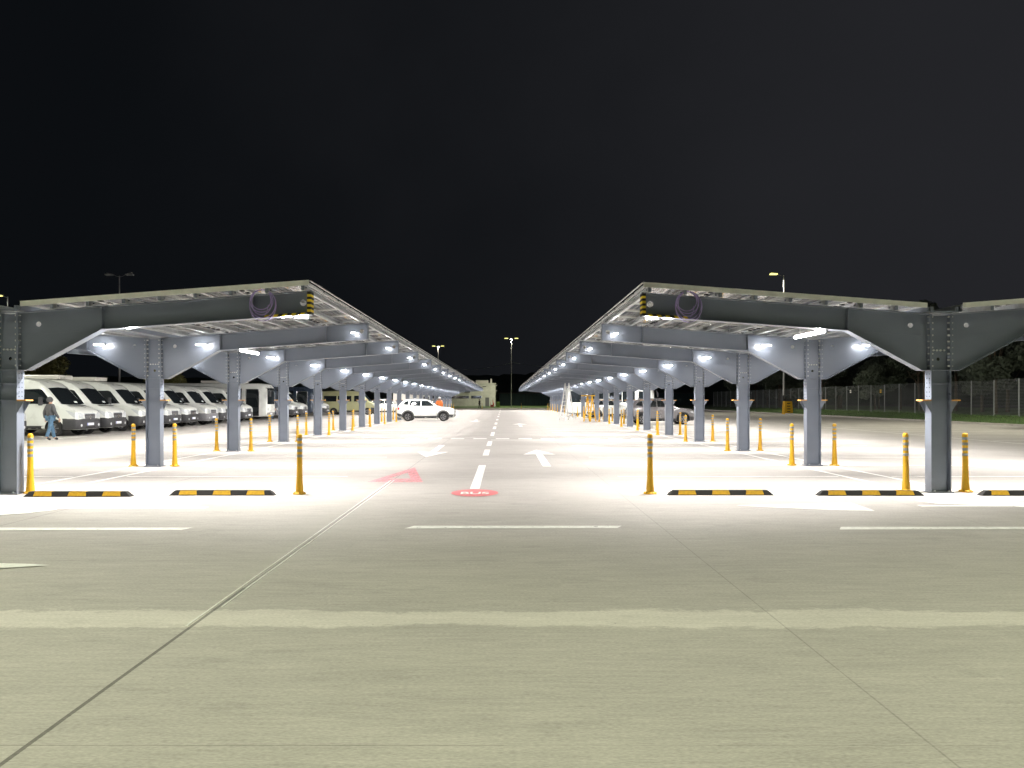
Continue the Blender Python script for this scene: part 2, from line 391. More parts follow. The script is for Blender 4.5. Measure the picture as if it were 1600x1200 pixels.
# red disc with BUS
def disc(name, cx, cy, rx, ry, m, z): poly_mark(name, [(cx + rx * math.cos(t * math.pi / 18), cy + ry * math.sin(t * math.pi / 18)) for t in range(36)], m, z)
disc('bus_roundel', -.49, 13.12, .40, .5, 'redpaint', .008)
for nm, bq in marks.items():
    o = bq.build(nm)
    if nm in ('direction_arrow',): pass
    o['kind'] = 'structure'
def text(name, body, size, loc, m, rot=(0, 0, 0), ext=.001, parent=None, sx=1, sy=1):
    cu = bpy.data.curves.new(name, 'FONT'); cu.body = body; cu.size = size; cu.align_x = 'CENTER'; cu.align_y = 'CENTER'; cu.extrude = ext; cu.offset = size * .02
    t = bpy.data.objects.new(name, cu); me = bpy.data.meshes.new_from_object(t); bpy.data.objects.remove(t)
    me.materials.clear(); me.materials.append(m); me.transform(Matrix.Diagonal((sx, sy, 1, 1)))
    o = link(name, me, parent, loc); o.rotation_euler = rot; return o
o = text('bus_lettering', 'BUS', .36, (-.49, 13.02, .0135), M['linew'], sx=.80, sy=1.15); o['kind'] = 'structure'
# joint edges, their bright sheen painted in as white strips
b = MB(); b.bx(-2.222, -2.210, 5.4, 15.2, -.002, .005, M['linew']); b.bx(-2.155, -2.145, 5.9, 15.2, -.002, .005, M['linew'])
o = b.build('joint_edge_sheen'); o['kind'] = 'structure'

# ------------------------------------------------------------------ carports
NF = 21; BAY = 5.4
ZT0, SL = 3.025, .0735          # beam top at column centre, slope
def ztop(u): return ZT0 + SL * u
OUT = [(.186, 2.096), (.32, 2.096), (1.58, 2.776), (5.08, 3.03), (5.08, ztop(5.08)), (.186, ztop(.186))]
def beam_mesh():
    webs = holed_plate('web', OUT, [(.48, 2.86, .045), (4.94, 3.22, .055)], .012, M['steel'])
    b = MB(); m = M['steel']; fw = .2; t = .014
    # flanges: bottom along haunch, top, end plate
    bot = [(.186, 2.096), (.32, 2.096), (1.58, 2.776), (5.08, 3.03)]
    for (a, c) in zip(bot, bot[1:]): b.bar((a[0], 0, a[1] - t / 2), (c[0], 0, c[1] - t / 2), fw, t, m)
    b.bar((.186, 0, ztop(.186) + t / 2), (5.08, 0, ztop(5.08) + t / 2), fw, t, m)
    b.bx(.172, .186, -.1, .1, 2.08, ztop(.18) + .01, m); b.bx(5.08, 5.088, -.1, .1, 3.015, ztop(5.08) + .02, m)
    b.bar((.186, 0, 2.676), (1.575, 0, 2.772), .024, .012, m)                      # weld seam rib
    # purlin cleats
    for k in range(9):
        u = 4.98 - .596 * k
        if u > .3: b.bx(u - .004, u + .004, -.09, .09, ztop(u) + t, ztop(u) + t + .1, M['galv']); b.tube((u, -.03, ztop(u) + .08), (u + .03, -.03, ztop(u) + .08), .012, m, n=6)
    # end-plate bolts
    for k in range(9):
        z = 2.16 + k * .105
        for y in (-.065, .065): b.tube((.19, y, z), (.215, y, z), .013, M['galv'], n=6)
    return join_mesh('beam', [webs, b.mesh('bm')])
BEAM = beam_mesh()
def stiff_mesh(u, z0):
    b = MB()
    b.bx(u - .006, u + .006, -.095, -.0061, z0 + .001, ztop(u) - .001, M['steel']); b.bx(u - .006, u + .006, .0061, .095, z0 + .001, ztop(u) - .001, M['steel'])
    return b.mesh('stiffener')
ST1 = stiff_mesh(1.58, 2.776); ST2 = stiff_mesh(4.1, 2.776 + (4.1 - 1.58) * .0726)
def column_mesh():
    web = holed_plate('cweb', [(-.155, 0.02), (.155, 0.02), (.155, 3.03), (-.155, 3.03)], [(0, 2.28, .03)], .012, M['steel'])
    b = MB(); m = M['steel']
    for s in (-1, 1):
        b.bx(s * .155, s * .171, -.1, .1, .02, 3.04, m)
        for k in range(9):      # bolt heads on the inner face of the flange
            z = 2.16 + k * .105
            for y in (-.065, .065): b.tube((s * .155, y, z), (s * .125, y, z), .017, M['alu'], n=6)
        for k in range(6):
            z = 1.64 + k * .077
            for y in (-.04, .04): b.tube((s * .1705, y, z), (s * .1725, y, z), .011, M['hole'], n=8)
    for z in (2.09, 1.86, 1.575): b.bx(-.155, .155, -.09, .09, z - .006, z + .006, m)
    for k in range(4): b.tube((-.09 + .06 * k, -.006, 2.43), (-.09 + .06 * k, -.035, 2.43), .016, M['alu'], n=8)
    b.bx(-.2, .2, -.13, .13, 0, .02, m)
    b.bx(-.171, .171, -.1, .1, 3.04, 3.052, m)
    for x in (-.12, .12):
        for y in (-.115, .115): b.tube((x, y, .02), (x, y, .045), .014, M['galv'], n=6)
    return join_mesh('column', [web, b.mesh('cm')])
COLM = column_mesh()
def bracket_mesh(s):
    b = MB(); m = M['steel']
    b.bx(s * .1712, s * .30, -.1, .1, 1.567, 1.579, M['galv'])
    b.bx(s * .175, s * .325, -.108, -.1, 1.562, 1.588, M['orange']); b.bx(s * .301, s * .325, -.0998, .1, 1.562, 1.588, M['orange'])
    for y in (-.09, .09):
        x0, x1 = s * .1712, s * .29; b.add([(x0, y - .004, 1.566), (x1, y - .004, 1.566), (x0, y - .004, 1.36), (x0, y + .004, 1.566), (x1, y + .004, 1.566), (x0, y + .004, 1.36)],
              [(0, 1, 2), (3, 5, 4), (0, 3, 4, 1), (1, 4, 5, 2), (2, 5, 3, 0)], m)
    return b.mesh('bracket')
BR = {s: bracket_mesh(s) for s in (-1, 1)}
# luminaires
def lamp_meshes():
    h = MB(); h.bx(-.14, .14, -.02, .02, .018, .035, M['housing']); h.bx(-.14, -.125, -.02, .02, -.016, .0179, M['housing']); h.bx(.125, .14, -.02, .02, -.016, .0179, M['housing'])
    h.bx(-.02, .02, .021, .23, .018, .035, M['housing'])
    t = MB(); t.tube((-.10, 0, 0), (.10, 0, 0), .006, M['tube'], n=8)
    H = MB(); H.bx(-.035, .035, 0, 1.35, .03, .055, M['housing']); H.bx(-.005, .005, .2, .22, .056, .30, M['housing']); H.bx(-.005, .005, 1.1, 1.12, .056, .30, M['housing'])
    T = MB(); T.tube((0, .02, 0), (0, 1.33, 0), .028, M['tube2'], n=8)
    return h.mesh('housing'), t.mesh('diffuser'), H.mesh('housing'), T.mesh('diffuser')
M['tube2'] = mat('led_tube_long', (1, 1, 1), .4, 0, 0, emit=(1, .97, .96), estr=38)
LH, LT, LH2, LT2 = lamp_meshes()
# solar module
def panel_mat():
    m = bpy.data.materials.new('solar_cells'); m.use_nodes = True; t = m.node_tree; bs = t.nodes["Principled BSDF"]; k = t.links.new
    c = t.nodes.new("ShaderNodeTexCoord"); br = t.nodes.new("ShaderNodeTexBrick"); br.offset = 0
    br.inputs['Color1'].default_value = (.035, .035, .045, 1); br.inputs['Color2'].default_value = (.07, .07, .075, 1); br.inputs['Mortar'].default_value = (.75, .75, .74, 1)
    br.inputs['Scale'].default_value = 1; br.inputs['Brick Width'].default_value = .0955; br.inputs['Row Height'].default_value = .19; br.inputs['Mortar Size'].default_value = .009
    k(c.outputs['Object'], br.inputs['Vector']); k(br.outputs['Color'], bs.inputs['Base Color']); bs.inputs['Roughness'].default_value = .12
    bs.inputs['Coat Weight'].default_value = .3
    return m
M['cells'] = panel_mat()
def module_mesh(n=1):
    b = MB(); W_, L_ = 1.18, 2.36      # y extent, u extent
    fr = M['alu']
    for k in range(n):
        y = k * 1.2
        b.bx(.03, L_ / 2 - .05, y + .03, y + W_ - .03, .012, .022, M['cells']); b.bx(L_ / 2 + .05, L_ - .03, y + .03, y + W_ - .03, .012, .022, M['cells'])
        b.bx(L_ / 2 - .05, L_ / 2 + .05, y + .03, y + W_ - .03, .010, .022, M['signw'])
        b.bx(0, .03, y, y + W_, -.012, .028, fr); b.bx(L_ - .03, L_, y, y + W_, -.012, .028, fr)
        b.bx(.03, L_ - .03, y, y + .03, -.012, .028, fr); b.bx(.03, L_ - .03, y + W_ - .03, y + W_, -.012, .028, fr)
        for q in (-.3, 0, .3): b.bx(L_ / 2 - .03, L_ / 2 + .03, y + W_ / 2 + q - .05, y + W_ / 2 + q + .05, -.006, .0098, M['black'])
        b.tube((L_ + .001, y + W_ - .01, .01), (L_ + .02, y + W_ - .01, .01), .012, M['hole'], n=6)
    return b.mesh('module')
MOD = module_mesh(1); MODN = module_mesh(81 - 25)
tilt = math.atan(SL)
PZ = .014 + .10 + .013           # above beam top
def wing(root, s, y0):
    """s=+1: wing towards +x"""
    def place(name, me, u, dy, dz=0, par=root):
        o = link(name, me, par); o.location = (0, 0, 0)
        return o
    # purlins (C section)
    for k in range(9):
        u = 4.98 - .596 * k
        if u < .2: continue
        b = MB(); z = ztop(u) + .014; g = M['galv']; Y0 = -.19; Y1 = (NF - 1) * BAY + .3
        x0, x1 = u - .03, u + .03
        b.bx(s * (x0), s * (x0 + .003), Y0, Y1, z, z + .1, g); b.bx(s * (x0 + .003), s * x1, Y0, Y1, z, z + .003, g); b.bx(s * (x0 + .003), s * x1, Y0, Y1, z + .097, z + .1, g)
        b.bx(s * (x1 - .003), s * x1, Y0, Y1, z + .003, z + .018, g); b.bx(s * (x1 - .003), s * x1, Y0, Y1, z + .082, z + .097, g)
        for y in (Y0 - .004, Y1):
            b.bx(s * (x0 + .0035), s * (x1 - .0035), y, y + .004, z + .0035, z + .0965, M['steel'])
        o = b.build('purlin', root); o['label'] = 'galvanised roof purlin'
    # modules
    rowu = (.30, 2.70)
    for r, u in enumerate(rowu):
        for k in range(25):
            o = link('solar_panel', MOD, root, (s * u, -.2 + k * 1.2, ztop(u) + PZ)); o.rotation_euler = (0, -tilt * 1, 0) if s > 0 else (0, tilt, 0)
            if s < 0: o.scale = (-1, 1, 1); o.rotation_euler = (0, tilt, 0)
        o = link('solar_panels_beyond', MODN, root, (s * u, -.2 + 25 * 1.2, ztop(u) + PZ)); o['kind'] = 'stuff'
        o.rotation_euler = (0, -tilt if s > 0 else tilt, 0)
        if s < 0: o.scale = (-1, 1, 1)
    # front trim
    b = MB(); b.bar((s * .3, -.212, ztop(.3) + .132), (s * 5.09, -.212, ztop(5.09) + .132), .012, .085, M['trim'])
    b.build('edge_trim', root)
    b = MB(); b.bar((s * 5.10, -.2, ztop(5.1) + PZ + .034), (s * 5.10, 97, ztop(5.1) + PZ + .034), .03, .008, M['alu']); b.build('eave_strip', root)

AL = {}
def arealamp(root, loc, sx, sy, watt, rot=(0, 0, 0)):
    key = (sx, sy, watt)
    if key not in AL:
        l = bpy.data.lights.new('canopy_light', 'AREA'); l.shape = 'RECTANGLE'; l.size = sx; l.size_y = sy; l.energy = watt; l.color = (1, .955, .92); AL[key] = l
    o = bpy.data.objects.new('canopy_light', AL[key]); COL.objects.link(o); o.parent = root; o.location = loc; o.rotation_euler = rot
def carport(cx, y0, label, inner):
    root = empty('solar_carport', (cx, y0, 0), 0, label, 'carport')
    for n in range(NF):
        y = n * BAY
        c = link('column', COLM, root, (0, y, 0))
        for s in (-1, 1): link('bracket', BR[s], c)
        for s in (-1, 1):
            bo = link('beam', BEAM, root, (0, y, 0), 0 if s > 0 else math.pi)
            for me in (ST1, ST2): link('stiffener', me, bo)
            def lamp(u, z, dy=-.24, k=1):
                l = link('luminaire', LH, root, (s * u, y + dy, z)); link('diffuser', LT, l); l.scale = (k, 1, 1)
            if n > 0:
                lamp(1.20, 2.88)
                if s == inner: lamp(4.78, 3.16, -.24, .4)
            arealamp(root, (s * 1.4, y + .36, 2.95), .3, .12, LAMPW * .9); arealamp(root, (s * 4.5, y + .36, 3.14), .3, .12, LAMPW * (1.15 if s == inner else 1.7), (0, R(14) * -s, 0) if s == inner else (0, R(38) * -s, 0))  # outer eave lights added and tilted outward to brighten the parked vans
            if n == 0: arealamp(root, (s * 1.9, y + .3, 2.70), .06, .5, LAMPW * .34, (R(-32), 0, 0)); arealamp(root, (s * 4.6, y + .2, 2.97), .16, .06, LAMPW * .30, (R(-32), 0, 0))
            if s == inner and n == 0:
                l = link('luminaire', LH, root, (s * 4.88, y + .16, 2.985)); link('diffuser', LT, l); l.rotation_euler = (0, 0, R(180)); None
                b = MB()
                for k in range(9):      # hazard tape: end edge and lower flange
                    mm = M['tapey'] if k % 2 else M['black']
                    z = 3.016 + k * .042; b.bx(s * 5.0885, s * 5.092, -.101, .101, z, z + .042, mm)
                    b.bx(s * 5.03, s * 5.0879, -.1035, -.1005, z, z + .042, mm)
                for k in range(9):
                    mm = M['black'] if k % 2 else M['tapey']
                    u0 = 4.30 + k * .075; za = 3.03 - (5.08 - u0) * .0726; zb = 3.03 - (5.08 - u0 - .075) * .0726
                    vs = [(s * (u0), -.1015, za - .016), (s * (u0 + .075), -.1015, zb - .016), (s * (u0 + .105), -.1015, zb + .028), (s * (u0 + .03), -.1015, za + .028)]
                    b.add(vs + [(v[0], -.1005, v[2]) for v in vs], [(0, 1, 2, 3), (7, 6, 5, 4), (0, 4, 5, 1), (1, 5, 6, 2), (2, 6, 7, 3), (3, 7, 4, 0)], mm)
                b.build('hazard_tape', bo if False else root)
    tl = (0, 1.9) if inner < 0 else (1, 2.0)
    for (n, u) in ((tl),):
        l = link('luminaire', LH2, root, (inner * u, n * BAY + .12, 2.77)); link('diffuser', LT2, l)
    for s in (-1, 1): wing(root, s, y0)
    # gutter in the valley
    b = MB(); g = M['steel']; Y1 = (NF - 1) * BAY + .2
    b.bx(-.28, .28, -.2, Y1, 3.075, 3.085, g); b.bx(-.29, -.28, -.2, Y1, 3.075, 3.17, g); b.bx(.28, .29, -.2, Y1, 3.075, 3.17, g)
    b.build('gutter', root)
    return root
LX, LY, RX, RY = -8.32, 13.05, 7.45, 13.27
cpl = carport(LX, LY, 'long steel carport with solar roof, left of the central lane beside the white vans', 1)
cpr = carport(RX, RY, 'long steel carport with solar roof right of the central lane, beside the mesh fence', -1)

# cable coils hanging from the first beams
def coil(x, y, z, label):
    b = MB()
    for k in range(5):
        r = .165 + .013 * k; rx = r * (1 + .12 * math.sin(2.3 * k)); pts = []
        for i in range(29):
            t = 2 * math.pi * i / 28; pts.append((rx * math.sin(t) + .008 * k, -.012 * (k % 3) + .004 * math.sin(3 * t), -r * (1 - math.cos(t)) * (1 + .05 * k)))
        b.path(pts, .0075, M['cable'], 6)
    b.path([(0, 0, 0), (.03, .03, .07), (.02, .10, .13)], .006, M['cable']); b.path([(.12, 0, -.25), (.10, -.01, -.36), (.06, -.01, -.43)], .006, M['cable'])
    o = b.build('cable_coil', None, (x, y, z)); tag(o, label, 'cable')
coil(LX + 4.27, LY - .13, 3.42, 'coil of violet cable hanging on the front beam of the left carport')
coil(RX - 4.34, RY - .13, 3.42, 'coil of violet cable hanging on the front beam of the right carport')

# ------------------------------------------------------------------ bollards
ORD = ['first', 'second', 'third', 'fourth', 'fifth', 'sixth', 'seventh', 'eighth', 'ninth', 'tenth', 'eleventh', 'twelfth', 'thirteenth', 'fourteenth', 'fifteenth', 'sixteenth', 'seventeenth', 'eighteenth', 'nineteenth', 'twentieth', 'twenty-first']
def bol_meshes():
    post = MB(); post.lathe([(.075, 0), (.066, .05), (.052, .25), (.047, .45), (.045, .60)], M['yellow'], 16)
    post.lathe([(.045, .60), (.045, .98), (.040, 1.0), (.028, 1.012), (0.001, 1.015)], M['yellow'], 16)
    base = MB(); base.lathe([(.001, .0), (.11, .0), (.112, .018), (.085, .03), (.075, .034)], M['yellow'], 16)
    for k in range(6):
        a = k * math.pi / 3; base.tube((.095 * math.cos(a), .095 * math.sin(a), .018), (.095 * math.cos(a), .095 * math.sin(a), .032), .01, M['black'], n=6)
    bands = []
    for k in range(4):
        z = .62 + .092 * k; q = MB(); q.lathe([(.046, z), (.0475, z + .003), (.0475, z + .043), (.046, z + .046)], M['band'], 16); bands.append(q.mesh('reflective_band'))
    far = MB(); far.lathe([(.11, 0), (.085, .03), (.066, .05), (.052, .25), (.046, .6)] + sum([[(.046, .62 + .092 * k), (.046, .665 + .092 * k)] for k in range(4)], []) + [(.045, .99), (.001, 1.015)], M['yellow'], 10,
        mats=[M['yellow']] * 5 + [M['band'], M['yellow']] * 4 + [M['yellow']])
    return post.mesh('post'), base.mesh('base'), bands, far.mesh('bollard')
BP, BB, BD, BFAR = bol_meshes()
def bollard(x, y, label, near, tilt_=0):
    if near:
        r = empty('bollard', (x, y, 0), random.uniform(0, 6), label, 'bollard', 'yellow bollards of the carports')
        link('post', BP, r); link('base', BB, r)
        for me in BD: link('reflective_band', me, r)
    else:
        r = link('bollard', BFAR, None, (x, y, 0)); tag(r, label, 'bollard', 'yellow bollards of the carports')
    r.rotation_euler = (random.uniform(-.012, .012), random.uniform(-.012, .012), r.rotation_euler.z)
for side, cx, y0, inn in (('left', LX, LY, 1), ('right', RX, RY, -1)):
    for n in range(NF):
        for s in (1, -1):
            which = 'lane-side' if s == inn else 'outer-side'
            off = .50 if not (n == 0 and side == 'left' and s == inn) else .32
            if side == 'left' and n == 0 and s != inn: continue
            bollard(cx + s * off + random.uniform(-.03, .03), y0 + n * BAY + (.05 if n == 0 else random.uniform(-.1, .05)), 'yellow bollard, %s of the %s column of the %s carport' % (which, ORD[n], side), n < 7)
for x, y, l in ((-3.43, 13.0, 'front left'), (2.47, 13.05, 'front right')):
    bollard(x, y, 'yellow banded bollard alone under the %s eave corner by the lane' % l, True)
for x, y, l in ((-3.9, 140, 'left'), (3.2, 140, 'right')):
    bollard(x, y, 'distant yellow bollard at the far end of the lane, %s of the two' % l, False)

# ------------------------------------------------------------------ wheel stops
def stop_meshes():
    b = MB(); Lh = .875; w0, w1, h = .075, .04, .085
    vs = [(-Lh, -w0, 0), (Lh, -w0, 0), (Lh, w0, 0), (-Lh, w0, 0), (-Lh + .09, -w1, h), (Lh - .09, -w1, h), (Lh - .09, w1, h), (-Lh + .09, w1, h)]
    b.add(vs, [(3, 2, 1, 0), (4, 5, 6, 7), (0, 1, 5, 4), (1, 2, 6, 5), (2, 3, 7, 6), (3, 0, 4, 7)], M['black'])
    me = bevel(b.mesh('block'), .008, 2)
    pn = []
    n = Vector((0, -h, -(w0 - w1))).normalized()
    for xc in (-.56, 0, .56):
        q = MB(); f = lambda t: (-w0 + (w0 - w1) * t, h * t)
        (ya, za), (yb, zb) = f(.16), f(.9)
        pts = [(xc - .15, ya, za), (xc + .15, ya, za), (xc + .135, yb, zb), (xc - .135, yb, zb)]
        o_ = Vector((0, -.0855, .0345)).normalized() * .003
        vs = [Vector(p) for p in pts] + [Vector(p) + o_ for p in pts]
        q.add(vs, [(4, 5, 6, 7), (0, 1, 5, 4), (1, 2, 6, 5), (2, 3, 7, 6), (3, 0, 4, 7)], M['stopyel'])
        q.bx(xc - .135, xc + .135, -.03, .03, h - .001, h + .003, M['stopyel']); pn.append(q.mesh('reflector'))
    return me, pn
SB, SP = stop_meshes()
for x, y, l in ((-6.96, 12.68, 'leftmost, beside the front column of the left carport'), (-4.66, 12.85, 'before the left carport, on the lane side'),
                (3.60, 12.88, 'nearest the lane before the right carport'), (6.06, 12.82, 'before the right carport, just left of its column'), (8.75, 12.82, 'right of the right carport column, cut by picture edge')):
    r = empty('wheel_stop', (x, y, .001), random.uniform(-.008, .008), 'black and yellow wheel stop, ' + l, 'wheel stop', 'wheel stops before the carports')
    link('block', SB, r)
    for me in SP: link('reflector', me, r)

# ------------------------------------------------------------------ vehicles
def ring(zb, zs, zt, w, wt):
    k = min(.14, (zt - zs) * .35)
    half = [(0, zb), (.82 * w, zb), (.965 * w, zb + .07), (w, zb + (zs - zb) * .35), (w, zb + (zs - zb) * .75), (.98 * w, zs), ((.98 * w + wt) / 2 + .01, (zs + zt - k) / 2), (wt + .015, zt - k), (wt - .06, zt - k * .25), (wt * .6, zt), (0, zt + .012)]
    return half + [(-y, z) for y, z in half[-2:0:-1]]
def body_mesh(st, wheels, wr, m, width):
    rings = [[(x, y, z) for y, z in ring(*a)] for x, *a in st]; n = len(rings[0])
    b = MB(); vs = [v for r in rings for v in r]; fs = []
    for j in range(len(rings) - 1):
        for i in range(n): fs.append((j * n + i, j * n + (i + 1) % n, (j + 1) * n + (i + 1) % n, (j + 1) * n + i))
    fs.append(tuple(range(n))[::-1]); fs.append(tuple(range((len(rings) - 1) * n, len(rings) * n)))
    b.add(vs, fs, m, True); me = b.mesh('body')
    o = bpy.data.objects.new('tmp', me); COL.objects.link(o); cut = MB()
    for x in wheels:
        for s in (-1, 1): cut.tube((x, s * (width - .3), wr), (x, s * (width + .3), wr), wr * 1.17, M['black'], n=24)
    co = bpy.data.objects.new('cut', cut.mesh('cut')); COL.objects.link(co)
    md = o.modifiers.new('b', 'BOOLEAN'); md.object = co; md.operation = 'DIFFERENCE'; md.solver = 'EXACT'
    dg = bpy.context.evaluated_depsgraph_get(); res = bpy.data.meshes.new_from_object(o.evaluated_get(dg))
    bpy.data.objects.remove(o); bpy.data.objects.remove(co)
    res.materials.clear(); res.materials.append(m); res.materials.append(M['plastic'])
    for p in res.polygons:      # wheel housings dark
        c = p.center
        p.material_index = 1 if (abs(c.y) < width - .05 and min(abs(c.x - x) for x in wheels) < wr * 1.2 and c.z < wr * 2.3 and abs(math.hypot(c.x - min(wheels, key=lambda q: abs(q - c.x)), c.z - wr) - wr * 1.17) < .03) or (abs(c.y) < width - .28 and min(abs(c.x - x) for x in wheels) < wr * 1.1 and c.z < wr * 2) else 0
    bm = bmesh.new(); bm.from_mesh(res); bvh = BVHTree.FromBMesh(bm)
    for e in bm.edges:
        if len(e.link_faces) == 2 and e.calc_face_angle(0) > R(38): e.smooth = False
    bm.to_mesh(res); bm.free()
    for p in res.polygons: p.use_smooth = True
    return res, bvh
def patch(name, bvh, poly, axis, m, off=.008, cell=.14, mirror=False):
    """surface patch laid on the body. axis 'y+' poly=(x,z); 'y-' ; 'x' poly=(y,z) from the front; 'X' from the rear"""
    bm = bmesh.new(); vs = [bm.verts.new((a, 0, c)) for a, c in poly]; bm.faces.new(vs)
    bmesh.ops.triangulate(bm, faces=bm.faces)
    for _ in range(4):
        es = [e for e in bm.edges if e.calc_length() > cell]
        if not es: break
        bmesh.ops.subdivide_edges(bm, edges=es, cuts=1, use_grid_fill=False); bmesh.ops.triangulate(bm, faces=bm.faces)
    for v in bm.verts:
        a, _, c = v.co
        o, d = {'y+': (Vector((a, 5, c)), Vector((0, -1, 0))), 'y-': (Vector((a, -5, c)), Vector((0, 1, 0))), 'x': (Vector((5, a, c)), Vector((-1, 0, 0))), 'X': (Vector((-15, a, c)), Vector((1, 0, 0)))}[axis]
        h, nn, i, dist = bvh.ray_cast(o, d)
        v.co = (h if h else o + d * 6) - d * off
    for f in bm.faces: f.smooth = True
    me = bpy.data.meshes.new(name); bm.to_mesh(me); bm.free(); me.materials.append(m); return me
def wheel_meshes(r, w=.21):
    t = MB(); t.lathe([(r * .62, -w / 2), (r * .9, -w / 2), (r, -w / 2 + .03), (r, w / 2 - .03), (r * .9, w / 2), (r * .62, w / 2)], M['tyre'], 24, 'y')
    q = MB(); q.lathe([(r * .63, -w / 2 + .01), (r * .58, -w / 2 + .03), (r * .56, -w / 2 + .07)], M['rim'], 24, 'y'); q.lathe([(.001, -w / 2 + .035), (r * .16, -w / 2 + .035), (r * .17, -w / 2 + .06), (r * .55, -w / 2 + .085)], M['plastic'], 24, 'y')
    for k in range(5):
        a = k * 2 * math.pi / 5; c, s = math.cos(a), math.sin(a)
        q.bar((c * r * .12, -w / 2 + .045, s * r * .12), (c * r * .6, -w / 2 + .03, s * r * .6), r * .2, .03, M['rim'])
    return t.mesh('tyre'), q.mesh('rim')
def ell(cx, cz, rx, rz, n=20, a0=0, a1=360): return [(cx + rx * math.cos(R(a0 + (a1 - a0) * i / n)), cz + rz * math.sin(R(a0 + (a1 - a0) * i / n))) for i in range(n if a1 - a0 == 360 else n + 1)]

def vehicle(name, st, wheels, wr, W, paint, parts, extra=None, ww=.21):
    """returns root with parts at the origin; nose towards +x"""
    r = empty(name)
    me, bvh = body_mesh(st, wheels, wr, paint, W); link('body', me, r)
    for (nm, poly, axis, m, *rest) in parts:
        off = rest[0] if rest else .008
        axes = ('y+', 'y-') if axis == 'y' else (axis,)
        for a in axes: link(nm, patch(nm, bvh, poly, a, M[m], off), r)
    T, Q = wheel_meshes(wr, ww)
    for x in wheels:
        for s in (-1, 1):
            wh = link('wheel', T, r, (x, s * (W - ww / 2 - .02), wr)); link('rim', Q, wh)
            if s > 0: wh.rotation_euler = (0, 0, math.pi)
    if extra: extra(r, bvh)
    return r
